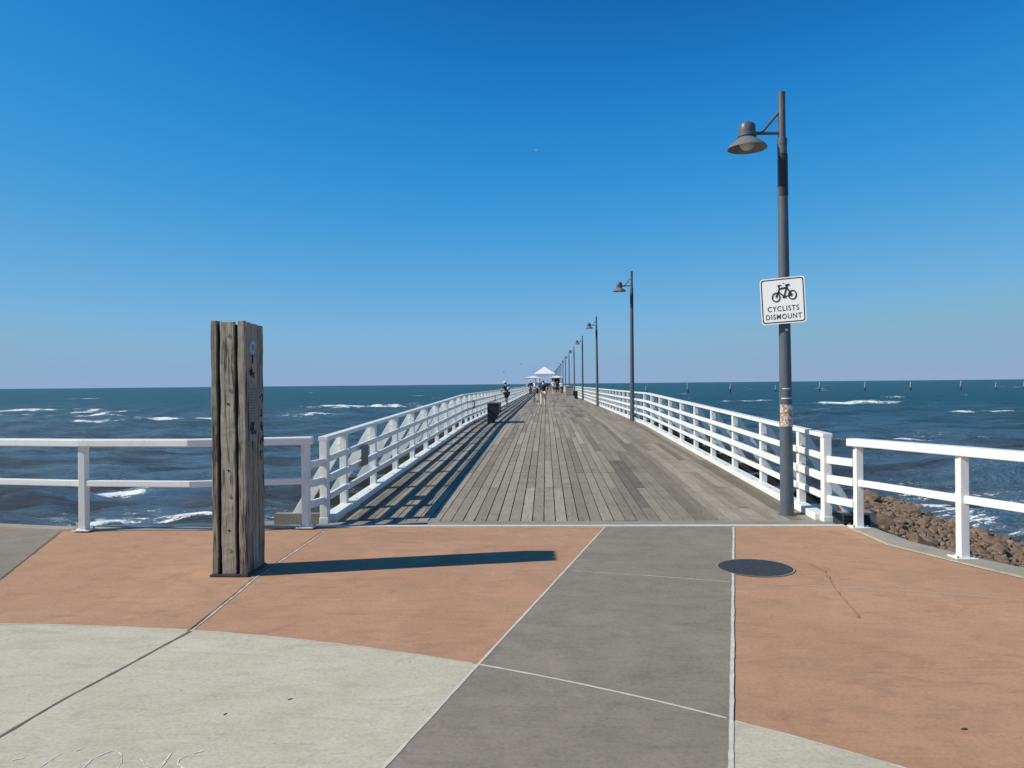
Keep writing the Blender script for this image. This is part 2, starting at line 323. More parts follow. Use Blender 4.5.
# ------------------------------------------------------------------ water
FOAM = [(-91.7, 129.2, 4.6, 7.27), (-85.8, 138.2, 2.07, 4.97), (-75.9, 125.6, 2.65, 5.47), (-59.0, 99.4, 3.46, 5.14), (-51.4, 85.0, 1.9, 3.76), (-57.5, 99.2, 2.29, 3.4), (-44.4, 86.3, 2.95, 5.15), (-41.6, 91.1, 5.06, 3.58), (-76.3, 107.5, 5.21, 1.8), (-32.3, 130.3, 8.0, 13.15), (-31.6, 97.6, 4.22, 4.07), (-33.3, 92.1, 1.06, 2.91), (-54.1, 270.6, 5.04, 18.76), (-44.3, 265.2, 2.19, 11.96), (-15.6, 27.8, .86, .53), (-16.0, 27.3, .38, .39), (-10.6, 21.5, 2.4, .42), (-8.6, 21.9, .9, .3), (-6.9, 22.2, .6, .25), (49.3, 124.4, 6.54, 9.01), (36.4, 104.2, .99, 3.61), (47.2, 90.0, 1.54, 5.35), (54.3, 94.7, 1.59, 2.95), (63.2, 129.1, 1.31, 5.51), (34.0, 83.1, .69, 1.71), (23.7, 50.6, 1.82, 2.12), (19.9, 47.6, 1.9, 1.4), (27.5, 46.4, 2.8, 1.3), (13.2, 26.0, 1.5, .42), (12.6, 22.8, 1.1, .3), (18.0, 91.3, 1.71, 2.79), (20.8, 72.5, 1.33, 1.75), (37.9, 148.5, 4.58, 7.36), (50.3, 254.0, 2.06, 16.23), (45.9, 256.9, 1.76, 13.27), (105.2, 207.6, .92, 14.26), (101.2, 191.2, .84, 12.08), (120.0, 272.2, 1.31, 14.73),
        (30, 70, 3, 1.2), (-11.6, 21.9, 2.3, .5), (-9.4, 21.3, 1.6, .4), (24.5, 49.5, 3.2, 1.9), (29.5, 46.5, 3.0, 1.6), (-31, 133, 8, 12), (-42.5, 87.5, 5.5, 4.5), (52, 126, 6, 8), (-90, 131, 4, 6), (-47, 112, 4, 2.5), (-70, 118, 5, 3.0), (60, 150, 5, 4), (-66, 160, 2, 6), (-20, 160, 1.5, 5), (75, 170, 2, 6), (90, 150, 2, 5)]
ys = [7.6]
while ys[-1] < 190: ys.append(ys[-1] + .11 + .0062 * (ys[-1] - 7.6))
while ys[-1] < 25000: ys.append(ys[-1] * 1.035 + .5)
ys = np.array(ys); us = np.linspace(-1.25, 1.25, 620)
U, Y = np.meshgrid(us, ys); X = U * (Y + 6)
Z = np.zeros_like(X); fade = np.clip(1 - (Y - 60) / 200, 0, 1)
wr = np.random.default_rng(3)
for k in range(60):
    lam = .55 * 9 ** wr.uniform(0, 1) if k > 7 else wr.uniform(6, 12); ang = wr.normal(-.20, .40); amp = .0095 * lam ** .8 * (1.9 if k <= 7 else 1.0)
    kx, ky = math.sin(ang) * 2 * math.pi / lam, -math.cos(ang) * 2 * math.pi / lam; ph = wr.uniform(0, 6.28)
    c = np.cos(kx * X + ky * Y + ph + .4 * np.sin(.05 * X + k)); res = np.clip(1.6 - (.11 + .0062 * Y) * 5 / lam, 0, 1)
    Z += amp * res * (c + .28 * np.cos(2 * (kx * X + ky * Y + ph)))
Z *= fade
F = np.zeros_like(X)
def vn(x, y, s):                                        # smooth value noise
    xi = np.floor(x / s).astype(np.int64); yi = np.floor(y / s).astype(np.int64); fx = x / s - xi; fy = y / s - yi
    fx = fx * fx * (3 - 2 * fx); fy = fy * fy * (3 - 2 * fy)
    h = lambda a, b: (np.sin(a * 127.1 + b * 311.7) * 43758.5453) % 1.0
    return (h(xi, yi) * (1 - fx) + h(xi + 1, yi) * fx) * (1 - fy) + (h(xi, yi + 1) * (1 - fx) + h(xi + 1, yi + 1) * fx) * fy
for i, (fx, fy, hw, ht) in enumerate(FOAM):
    d = math.hypot(fx, fy); h = min(.50, 5.6 * ht / d); h = max(h, .10)
    sy = max(.5 + 1.6 * h, .0065 * d)
    yy = fy + .9 * (vn(X, Y * 0 + i, 2.6) - .5) * min(1.5, hw * .5)
    e = np.clip(1.25 - ((X - fx) / (hw * 1.25)) ** 2, 0, 1) * (.25 + .95 * vn(X + .3 * Y, Y * 0 + i * 7, .7 + hw * .10)) * (.7 + .5 * vn(X, Y, .5 + .2 * hw))
    t_ = (Y - yy) / sy
    prof = np.where(t_ < 0, np.exp(-(t_ / .55) ** 2), np.exp(-(t_ / 1.5) ** 2))      # steep on the shore side
    swell = np.clip(1.6 - ((X - fx) / (hw * 2.0 + 1.5)) ** 2, 0, 1)
    Z += h * prof * (.45 * swell + .55 * np.clip(e, 0, 1))
    F = np.maximum(F, np.clip(e, 0, 1) * np.clip(1.35 * np.exp(-(np.minimum(t_, 0) / .9) ** 2) * np.exp(-(np.maximum(t_, 0) / .75) ** 2), 0, 1))
    # lace trailing behind the roller
    F = np.maximum(F, .50 * np.clip(1.1 - ((X - fx) / (hw * 2.4)) ** 2, 0, 1) * np.exp(-np.maximum(t_, 0) / 3.5) * (t_ > 0))
# foam and wash where the sea meets the wall and the rocks
sh = 1.0 * np.clip(1 - np.abs(X - (10.3 + .12 * (26 - Y))) / 1.0, 0, 1) * (Y < 28)
F = np.maximum(F, .6 * sh)
me = bpy.data.meshes.new('water'); nv = X.size; R_, Cc = X.shape
me.vertices.add(nv); me.vertices.foreach_set('co', np.stack([X, Y, Z], -1).astype(np.float32).ravel())
ii = np.arange((R_ - 1) * (Cc - 1)); r_ = ii // (Cc - 1); c_ = ii % (Cc - 1); b0 = r_ * Cc + c_
q = np.stack([b0, b0 + 1, b0 + Cc + 1, b0 + Cc], -1).astype(np.int32)
me.loops.add(q.size); me.loops.foreach_set('vertex_index', q.ravel()); me.polygons.add(len(q)); me.polygons.foreach_set('loop_start', np.arange(0, q.size, 4, dtype=np.int32))
me.polygons.foreach_set('use_smooth', np.ones(len(q), bool)); me.update(calc_edges=True)
fa = me.attributes.new('foam', 'FLOAT', 'POINT'); fa.data.foreach_set('value', F.astype(np.float32).ravel())
t = NT('sea_water'); v = t.co()
sep = t.n('SeparateXYZ'); t.l(v, sep.inputs[0]); yy = sep.outputs[1]
far = t.ramp(t.math('DIVIDE', yy, 400.0), [(0, 0), (.06, .06), (.16, .45), (.38, .95)])
patch = t.noise(t.co((.35, 1, 1)), .11, 4, .6, .6); silt_wave_shade = t.noise(t.co((.28, 1.1, 1), rot=(0, 0, .06)), .42, 5, .62, .4)
deep = t.mix(t.ramp(patch, [(.35, 0), (.65, 1)]), (.005, .084, .122), (.009, .100, .148))
near = t.mix(t.ramp(silt_wave_shade, [(.44, 0), (.58, 1)]), (.092, .165, .240), (.056, .050, .048))  # brown silt bands that also paint wave troughs and highlights into the colour
col = t.mix(far, near, deep)
fo = t.attr('foam'); fn = t.noise(t.co((.55, 1.3, 1)), .9, 9, .74, .5); fn2 = t.noise(t.co((.5, 1.2, 1)), 5.0, 5, .7, .3)
fn3 = t.noise(t.co((.7, 1.1, 1)), 13.0, 5, .75, .6); fm = t.math('ADD', t.math('ADD', fo, t.math('MULTIPLY', t.math('SUBTRACT', fn3, .52), 1.6)), t.math('ADD', t.math('MULTIPLY', t.math('SUBTRACT', fn, .5), 2.3), t.math('MULTIPLY', t.math('SUBTRACT', fn2, .5), 1.5))); fmask = t.math('MULTIPLY', t.ramp(fm, [(.50, 0), (.72, 1)]), t.ramp(fo, [(.05, 0), (.25, 1)]))
wc = t.noise(t.co((.050, .016, 1)), 1.0, 6, .72, .2); wc2 = t.noise(t.co((.004, .003, 1)), 1.0, 2)
wmask = t.math('MULTIPLY', t.ramp(t.math('ADD', wc, t.math('MULTIPLY', wc2, .12)), [(.715, 0), (.745, 1)]), t.ramp(t.math('DIVIDE', yy, 2000.0), [(.05, 0), (.12, 1)]))
near_wc = t.noise(t.co((.16, .5, 1)), 1.0, 7, .7, .3); nmask = t.math('MULTIPLY', t.ramp(near_wc, [(.70, 0), (.75, .8)]), t.ramp(t.math('DIVIDE', yy, 100.0), [(.12, 0), (.3, 1)]))
fmask = t.math('MAXIMUM', fmask, t.math('MAXIMUM', wmask, nmask))
b1 = t.noise(t.co((.55, 1.4, 1)), 1.3, 6, .70, .5); b2 = t.noise(t.co((.6, 1.3, 1)), 4.0, 6, .75, .3); b3 = t.noise(t.co((.16, .46, 1)), .8, 5, .65, .4)
h = t.math('ADD', t.math('MULTIPLY', b1, .40), t.math('MULTIPLY', b2, .12)); h = t.math('ADD', h, t.math('MULTIPLY', b3, .7))
bn = t.bump(h, 1.0, 1.0)
df = t.n('BsdfDiffuse'); t.l(col, df.inputs['Color']); t.l(bn, df.inputs['Normal'])
gl = t.n('BsdfGlossy'); gl.inputs['Color'].default_value = (1, 1, 1, 1); t.l(t.math('ADD', .17, t.math('MULTIPLY', far, .26)), gl.inputs['Roughness']); t.l(bn, gl.inputs['Normal'])
fr_ = t.n('Fresnel'); fr_.inputs['IOR'].default_value = 1.33; t.l(bn, fr_.inputs['Normal'])
mxs = t.n('MixShader'); t.l(t.math('MINIMUM', fr_.outputs[0], t.math('SUBTRACT', .42, t.math('MULTIPLY', far, .26))), mxs.inputs[0]); t.l(df.outputs[0], mxs.inputs[1]); t.l(gl.outputs[0], mxs.inputs[2])
dfo = t.n('BsdfDiffuse'); dfo.inputs['Color'].default_value = (.80, .82, .82, 1)
mx2 = t.n('MixShader'); t.l(fmask, mx2.inputs[0]); t.l(mxs.outputs[0], mx2.inputs[1]); t.l(dfo.outputs[0], mx2.inputs[2])
t.l(mx2.outputs[0], t.t.nodes['Material Output'].inputs['Surface']); M['water'] = t.m
me.materials.append(M['water']); wo = bpy.data.objects.new('water', me); C.objects.link(wo); wo.location = (0, 0, WZ); tag(wo, kind='structure')
# plain sea beside and behind the detailed sheet
sea = MB(); 
for sgn in (-1, 1):
    sea.add([(sgn * 1.25 * (7.6 + 6), 7.6, WZ - .02), (sgn * 1.25 * 25006, 25000, WZ - .02), (sgn * 33000, -200, WZ - .02), (sgn * 17, -200, WZ - .02)], [(0, 1, 2, 3)])
tag(sea.build('sea', M['water']), kind='structure')

# ------------------------------------------------------------------ pier
PL, PR = -2.69, 3.29; SP = 1.745; P0 = 10.12; PE = 9.23; END = 350
def dz(y): return 0 if y < 9.3 else .29 * min(1, (y - 9.3) / 15.7)
pier = empty('pier', (.31, 9, 0), 'long straight timber board pier running out to sea between white railings', 'pier')
d = MB(); pitch = .1375; nb = int((3.18 + 2.56) / pitch); x = -2.56; w_ = (3.18 + 2.56) / nb
for i in range(nb):
    x0 = -2.56 + i * w_ + .006 + random.uniform(0, .003); x1 = -2.56 + (i + 1) * w_ - .006; y = 9.27; first = True
    ln = (P0 - 9.27) + random.choice([0, 1, 2, 1]) * SP
    base = .52 + random.uniform(-.10, .10)
    while y < END:
        y2 = min(END, y + ln)
        if i == int((1.46 + 2.56) / w_) and y < 14 < y2 + 2 and not first: d.cur = -.05
        else: d.cur = min(1, max(0, base + random.gauss(0, .20) + (.12 if x0 < .9 else -.12)))
        z = random.uniform(-.0035, .0035)
        cuts = [y] + [c for c in (25.0,) if y < c < y2] + [y2 - .012]
        for ya, yb in zip(cuts, cuts[1:]):
            za, zb = dz(ya) + z, dz(yb) + z
            d.add([(x0, ya, za - .045), (x1, ya, za - .045), (x1, yb, zb - .045), (x0, yb, zb - .045), (x0, ya, za), (x1, ya, za), (x1, yb, zb), (x0, yb, zb)], [(0, 3, 2, 1), (4, 5, 6, 7), (0, 1, 5, 4), (1, 2, 6, 5), (2, 3, 7, 6), (3, 0, 4, 7)])
        y = y2; ln = random.choice([2, 2, 3]) * SP; first = False
d.build('deck', M['deck'], pier)
h_ = MB()
for (ya, yb) in ((8.94, 9.045), (9.05, 9.155), (9.16, 9.262)):
    xs_ = [-2.62, random.uniform(-.8, -.2), random.uniform(1.2, 2), 3.33]
    for xa, xb in zip(xs_, xs_[1:]): h_.cur = random.uniform(.3, .75); h_.box(xa + .002, xb - .002, ya, yb, -.045, random.uniform(-.002, .004))
h_.build('end_boards', M['deckx'], pier)
gd = MB()
for gx in (-2.3, -1.1, .31, 1.7, 2.9):
    gd.beam((gx, 9.3, -.27), (gx, 25, dz(25) - .27), .16, .34); gd.beam((gx, 25.01, dz(25) - .27), (gx, END, dz(25) - .27), .16, .34)
gd.build('girder', M['beam'], pier)
posts_y = [P0 + i * SP for i in range(int((END - P0) / SP))]
def xb(mb, y): z = dz(y); mb.box(PL - .92, PR + .92, y - .075, y + .075, z - .245, z - .055)
for i, y in enumerate(posts_y[:95]): m_ = MB(); xb(m_, y); m_.build('crossbeam', M['wall'] if i == 0 else M['beam'], pier)
rest = MB(); [xb(rest, y) for y in posts_y[95:]]; tag(rest.build('crossbeam', M['beam'], pier), kind='stuff')
for k in range(34):
    for px in (-2.2, .31, 2.8):
        y = 11 + SP * (0.5 + 6 * k) - .3
        if y < END and k < 33: MB().tube([(px, y, -5), (px, y, dz(y) - .44)], .17, 10).build('pile', M['beam'], pier)

def railing(s, lab):
    X0 = PL if s < 0 else PR
    rt = empty('pier_railing', (X0, PE, 0), lab, 'railing', 'white railings along both sides of the pier')
    inn = -s                                            # towards the deck
    # end post
    e = MB().box(X0 - .047, X0 + .047, PE - .058, PE + .058, .0, 1.0); e.build('end_post', M['white'], rt, bevel=.006)
    MB().box(X0 - .055, X0 + .055, PE - .066, PE + .066, -.02, .06).build('end_post_foot', M['white'], rt, bevel=.006)
    def post(mb, y, near):
        z = dz(y); mb.box(X0 - .045, X0 + .045, y - .05, y + .05, z - .25, z + .985)
        if near:
            for bz in (.24, .33, .50, .58, .76, .82): mb.tube([(X0 + inn * .010, y - .05, z + bz), (X0 + inn * .010, y - .062, z + bz)], .011, 8)
    def brace(mb, y, near):
        z = dz(y); o_ = s
        mb.prism_y([(X0 + o_ * .046, z + .98), (X0 + o_ * .046, z + .76), (X0 + o_ * .64, z - .235), (X0 + o_ * .78, z - .235), (X0 + o_ * .78, z - .19), (X0 + o_ * .075, z + .98)], y + .002, y + .047)
        if near:
            for k in (0, 1): mb.tube([(X0 + o_ * (.075 + .60 * k), y + .004, z + .86 - .97 * k), (X0 + o_ * (.075 + .60 * k), y - .012, z + .86 - .97 * k)], .018, 8)
    for i, y in enumerate(posts_y):
        if i >= 95: break
        near = i < 14
        a = MB(); post(a, y, near); po = a.build('post', M['white'], rt, bevel=.005 if near else 0)
        b_ = MB(); brace(b_, y, near); b_.build('brace', M['white'], rt, bevel=.004 if near else 0)
    a, b_ = MB(), MB()
    for y in posts_y[95:]: post(a, y, False); brace(b_, y, False)
    tag(a.build('post', M['white'], rt), kind='stuff'); tag(b_.build('brace', M['white'], rt), kind='stuff')
    def run(name, dx, zc, w, h, over=0, mat=M['white_new'], ya=P0 - .05):
        # first short bay up to the end post, then the long run climbing to the bend and the level remainder
        for (p, q_) in (((ya, 25.0)), ((25.0, END))):
            gap = .0
            MB().beam((X0 + inn * dx, p, dz(p) + zc), (X0 + inn * dx, q_, dz(q_) + zc), w, h).build(name, mat, rt, bevel=.005)
        MB().beam((X0 + inn * (dx - over), PE + .05 if over else PE - .06, dz(PE) + zc), (X0 + inn * (dx - over), ya - .004, dz(ya) + zc), w, h).build(name, mat, rt, bevel=.005)
    run('top_rail', .0, 1.012, .115, .05)
    run('rail', .066, .765, .040, .075, .024); run('rail', .066, .525, .040, .092, .024); run('rail', .066, .305, .040, .075, .024)
    run('kerb_rail', .055, .041, .15, .084, .014, M['white'])
    kb = MB()
    for i, y in enumerate(posts_y[:16]):
        for yy_ in (y + .3, y + 1.1): kb.tube([(X0 + inn * .09, yy_, dz(yy_) + .08), (X0 + inn * .09, yy_, dz(yy_) + .092)], .014, 8)
    tag(kb.build('kerb_bolts', M['bolt'], rt), kind='stuff') if False else kb.build('bolts', M['bolt'], rt)
    return rt
railing(-1, 'left white timber railing along the pier, braced outward, casting striped shadows')
railing(1, 'right white timber railing along the pier, beside the row of lamp posts')

# plates hanging on the rails
for k, (y, c) in enumerate(((10.78, 'dark blue rail sign mounted on left pier railing near the entrance'), (27.6, 'thin grey rail sign on left pier railing before the dark bench'), (39.0, 'thin grey rail sign on left pier railing beyond the dark bench'))):
    pr = empty('rail_sign', (PL + .1, y, dz(y) + .53), c, 'sign', 'small signs on the left railing')
    MB().box(PL + .118, PL + .124, y - .19, y + .20, dz(y) + .49, dz(y) + .78).build('plate', M['lamp'], pr)
    MB().box(PL + .093, PL + .1175, y - .02, y + .02, dz(y) + .53, dz(y) + .77).build('bracket', M['metal'], pr)

# ------------------------------------------------------------------ fences each side of the entrance
def fence(name, line, posts, lab, stub, topz=1.06, mid0=None, drop=0):
    rt = empty(name, (line[0][0], line[0][1], 0), lab, 'fence', 'white fences beside the pier entrance')
    def along(z, w, h, nm, bev, line=line):
        m = MB(); n = len(line); vs = []
        for i, (px, py) in enumerate(line):
            pv = Vector(line[max(0, i - 1)]); nv_ = Vector(line[min(n - 1, i + 1)]); dd = (nv_ - pv).normalized(); sd_ = Vector((-dd.y, dd.x))
            zz = z - drop * max(0, min(1, (py - 7.2) / 1.5)) * (1.3 if z < .7 else 1)
            for a, b in ((-1, -1), (1, -1), (1, 1), (-1, 1)): vs.append((px + sd_.x * a * w / 2, py + sd_.y * a * w / 2, zz + b * h / 2))
        fs = [(0, 1, 2, 3), tuple(4 * (n - 1) + k for k in (3, 2, 1, 0))]
        for i in range(n - 1):
            for k in range(4): fs.append((4 * i + k, 4 * i + (k + 1) % 4, 4 * i + 4 + (k + 1) % 4, 4 * i + 4 + k))
        m.add(vs, fs).build(nm, M['white_new'], rt, bevel=bev)
    along(topz - .04, .155, .085, 'top_rail', .012); along(.555, .055, .072, 'mid_rail', .008, [mid0] + line[1:] if mid0 else line)
    for (px, py) in posts:
        po = MB().box(px - .040, px + .040, py - .048, py + .048, .012, topz - .083 - (drop if py > 8 else 0)).build('post', M['white'], rt, bevel=.006)
        MB().box(px - .10, px + .10, py - .085, py + .085, .014, .026).build('post_foot', M['white'], po, bevel=.003)
        bb = MB()
        for a in (-1, 1):
            for b in (-1, 1): bb.tube([(px + a * .075, py + b * .063, .026), (px + a * .075, py + b * .063, .045)], .011, 6)
        bb.build('bolts', M['bolt'], po)
    for z in stub[2]: MB().beam((stub[0][0], stub[0][1], z), (stub[1][0], stub[1][1], z), .045, .085).build('stub_rail', M['white'], rt, bevel=.004)
    return rt
fence('fence', [(-2.70, 8.80), (-4.02, 8.52), (-5.325, 8.63), (-7.9, 9.08), (-10.5, 9.75), (-18, 12.0)], [(-2.785, 8.80), (-5.325, 8.64), (-7.9, 9.09), (-10.5, 9.76), (-13.1, 10.5)],
      'low white metal fence left of the pier, behind the tall timber post', ((-2.76, 8.84), (PL, PE - .062), (.73, .51, .27)))
fence('fence', [(3.43, 8.84), (3.53, 8.60), (3.815, 7.255), (4.20, 6.35), (4.60, 5.45), (5.4, 4.0)], [(3.475, 8.76), (3.815, 7.255), (4.60, 5.45), (5.38, 4.04)],
      'low white metal fence right of the pier, above the brown rocks', ((3.44, 8.80), (PR, PE - .062), (.73, .51, .27)), 1.035, (3.475, 8.72), .035)
g_ = empty('drain_crate', (3.55, 9.05, -.05), 'black mesh panel lying low between the right fence and the rocks', 'mesh panel')
gm = MB().box(3.40, 3.70, 9.02, 9.05, -.03, .11); gm.build('backing', M['benchdark'], g_)
gm = MB()
for k in range(7): gm.box(3.40 + k * .048, 3.412 + k * .048, 9.005, 9.018, -.03, .115)
for k in range(4): gm.box(3.40, 3.70, 8.992, 9.003, -.02 + k * .04, -.01 + k * .04)
gm.build('mesh_grid', M['rubber'], g_)

# ------------------------------------------------------------------ timber post
tp = empty('timber_post', (-2.755, 6.78, 0), 'tall square post of weathered jetty planks standing on terracotta paving', 'timber post')
MB().box(-2.925, -2.59, 6.545, 7.005, .001, .022).build('base_plate', M['rubber'], tp, bevel=.004)
MB().box(-2.875, -2.635, 6.60, 6.955, .02, 2.19).build('shade_core', M['shade_core'], tp)
def plank(x0, x1, y0, y1, z1, tone, notch=None, z0=.022):
    m = MB(); m.cur = tone; n = 40; vs = []; ax = random.uniform(0, 9)
    for k in range(n + 1):
        z = z0 + (z1 - z0) * k / n; j = lambda a: .0022 * math.sin(k * a + ax) + random.uniform(-.0012, .0012)
        vs += [(x0 + j(.7), y0 + j(.5), z), (x1 + j(.6), y0 + j(.9), z), (x1 + j(.8), y1, z), (x0 + j(.4), y1, z)]
    fs = [(0, 1, 2, 3), tuple(4 * n + k for k in (3, 2, 1, 0))]
    for i in range(n):
        for k in range(4): fs.append((4 * i + k, 4 * i + 4 + k, 4 * i + 4 + (k + 1) % 4, 4 * i + (k + 1) % 4))
    return m.add(vs, fs).build('plank', M['plank'], tp, bevel=.004)
plank(-2.907, -2.858, 6.567, 6.70, 2.226, .35)
plank(-2.826, -2.703, 6.572, 6.615, 2.214, .72)
plank(-2.668, -2.608, 6.567, 6.612, 2.222, .62)
plank(-2.650, -2.606, 6.622, 6.716, 2.215, .45)
plank(-2.650, -2.606, 6.730, 6.858, 2.210, .55)
plank(-2.655, -2.602, 6.866, 6.99, 2.205, .30)
plank(-2.907, -2.862, 6.715, 6.85, 2.22, .5); plank(-2.905, -2.86, 6.862, 6.99, 2.21, .55)
plank(-2.85, -2.72, 6.95, 6.99, 2.21, .5); plank(-2.705, -2.66, 6.95, 6.99, 2.20, .5)
for z in (2.10, 1.63, .70, .23): MB().tube([(-2.757, 6.574, z), (-2.757, 6.567, z)], .016, 10).build('bolt', M['bolt'], tp)
for z in (1.50, .92, .40): MB().tube([(-2.760, 6.574, z), (-2.760, 6.5695, z)], .010, 8).build('nail_hole', M['shade_core'], tp)
MB().tube([(-2.609, 6.735, 1.995), (-2.598, 6.735, 1.995)], .062, 24).build('medallion', mat_noise('medallion_enamel', (.30, .42, .48), (.42, .52, .56), 30, .5), tp)
MB().tube([(-2.598, 6.735, 1.995), (-2.595, 6.735, 1.995)], .030, 16).build('medallion_centre', mat_noise('medallion_inner', (.14, .20, .25), (.2, .26, .3), 40, .5), tp)
plt = MB().box(-2.603, -2.598, 6.64, 6.84, 1.17, 1.68).build('info_plate', mat_noise('faded_plate', (.16, .155, .15), (.24, .235, .225), 18, .55), tp)
tl = MB()
for k in range(14):
    yy_ = 6.655; z = 1.62 - k * .024
    while yy_ < 6.81:
        w__ = random.uniform(.008, .028); tl.box(-2.5978, -2.5965, yy_, min(yy_ + w__, 6.825), z, z + .009); yy_ += w__ + .008
tl.build('faded_text_lines', mat_noise('faded_print', (.10, .11, .12), (.16, .17, .18), 40, .6), plt)
gr = MB()
def scribble(y0, z0, sy, sz, n, x=-2.5955):
    pts = []
    for k in range(n): pts.append((x, y0 + random.uniform(0, sy), z0 + random.uniform(0, sz)))
    for a, b in zip(pts, pts[1:]): gr.beam(a, b, .0015, .009, (1, 0, 0)) if False else gr.tube([a, b], .0045, 4)
scribble(6.65, 1.72, .14, .10, 14); scribble(6.65, 1.22, .17, .13, 16); None
for k in range(5): scribble(6.885, 1.5 - k * .13, .08, .09, 5, -2.5985)
gr.build('graffiti', M['signb'], tp)
MB().tube([(-2.603, 6.74, 1.86), (-2.603, 6.74, 1.93)], .006, 6).build('slot', M['shade_core'], tp)

# ------------------------------------------------------------------ manhole, chalk, litter
mh = empty('manhole_cover', (1.835, 6.904, 0), 'round black manhole cover set in terracotta and grey paving', 'manhole cover')
MB().tube([(1.835, 6.904, -.05), (1.835, 6.904, .0085)], .318, 56).build('cover', M['rubber'], mh)
cc = MB()
for i in range(-9, 10):
    for j in range(-9, 10):
        if i * i + j * j < 82 and (i + j) % 2 == 0: cc.box(1.835 + i * .032 - .009, 1.835 + i * .032 + .009, 6.904 + j * .032 - .009, 6.904 + j * .032 + .009, .007, .0105)
cc.build('tread_studs', M['rubber'], mh)
mr = MB(); n = 64; vs = []
for k in range(n):
    a = 2 * math.pi * k / n; vs += [(1.835 + .320 * math.cos(a), 6.904 + .320 * math.sin(a), .0074), (1.835 + .333 * math.cos(a), 6.904 + .333 * math.sin(a), .0074)]
mr.add(vs, [(2 * k, 2 * ((k + 1) % n), 2 * ((k + 1) % n) + 1, 2 * k + 1) for k in range(n)]).build('rim', M['kerb'], mh)
ch = MB()
for line in ([(-1.851, 3.389), (-1.808, 3.335), (-1.726, 3.248), (-1.683, 3.199), (-1.678, 3.25), (-1.701, 3.402)],
             [(-2.016, 3.224), (-2.02, 3.258), (-2.027, 3.329), (-2.001, 3.385), (-1.971, 3.415), (-1.923, 3.378), (-1.883, 3.315), (-1.871, 3.262), (-1.858, 3.194), (-1.902, 3.144), (-1.959, 3.159), (-2.016, 3.224)],
             [(-1.50, 3.44), (-1.546, 3.425), (-1.61, 3.386), (-1.634, 3.339), (-1.625, 3.303), (-1.574, 3.252), (-1.508, 3.263)], [(-1.574, 3.252), (-1.584, 3.201), (-1.548, 3.145), (-1.438, 3.156)],
             [(-2.2, 3.371), (-2.213, 3.254), (-2.2, 3.12), (-2.05, 3.077)], [(-2.38, 3.312), (-2.339, 3.331)], [(-2.149, 3.401), (-2.138, 3.42)], [(-2.36, 3.2), (-2.33, 3.24)]):
    V0, F0 = strip(line, .0055, .0052, .6, .012); ch.add(V0, [f for f in F0 if random.random() > .10])
co_ = ch.build('chalk_letters', M['chalk']); tag(co_, 'faint white chalk letters scrawled on the cream paving', 'chalk writing')
def leaf(name, x, y, z, s, rz, m, lab, cat, grp=None):
    mb = MB(); pts = [(-1, 0, .1), (-.5, .35, .25), (.1, .45, .1), (.7, .25, .35), (1.1, 0, .2), (.6, -.3, .12), (0, -.42, .3), (-.6, -.3, .1)]; cs, sn = math.cos(rz), math.sin(rz)
    V_ = [(x + s * (a * cs - b * sn), y + s * (a * sn + b * cs), z + s * c * .5) for a, b, c in pts] + [(x, y, z + s * .35)]
    V_ += [(a, b, c - .002) for a, b, c in V_]
    F_ = [(i, (i + 1) % 8, 8) for i in range(8)] + [(9 + (i + 1) % 8, 9 + i, 17) for i in range(8)] + [(i, 9 + i, 9 + (i + 1) % 8, (i + 1) % 8) for i in range(8)]
    o = mb.add(V_, F_).build(name, m); tag(o, lab, cat, grp)
M['leaf'] = mat_noise('dead_leaf', (.03, .022, .018), (.08, .05, .03), 60, .8)
leaf('dead_leaf', 1.955, 3.722, .003, .017, .2, M['leaf'], 'small dark dead leaf on the terracotta paving at lower right', 'leaf')
leaf('dead_leaf', -1.627, 3.803, .004, .012, 1.2, M['leaf'], 'small dark leaf scrap on cream paving, the nearer one above the chalk', 'leaf')
leaf('dead_leaf', -1.36, 3.992, .004, .013, .6, M['leaf'], 'small dark leaf scrap on cream paving, farther right of the chalk', 'leaf')
for k in range(34):
    x = random.uniform(-3.2, 3.2); y = random.uniform(3.3, 8.2)

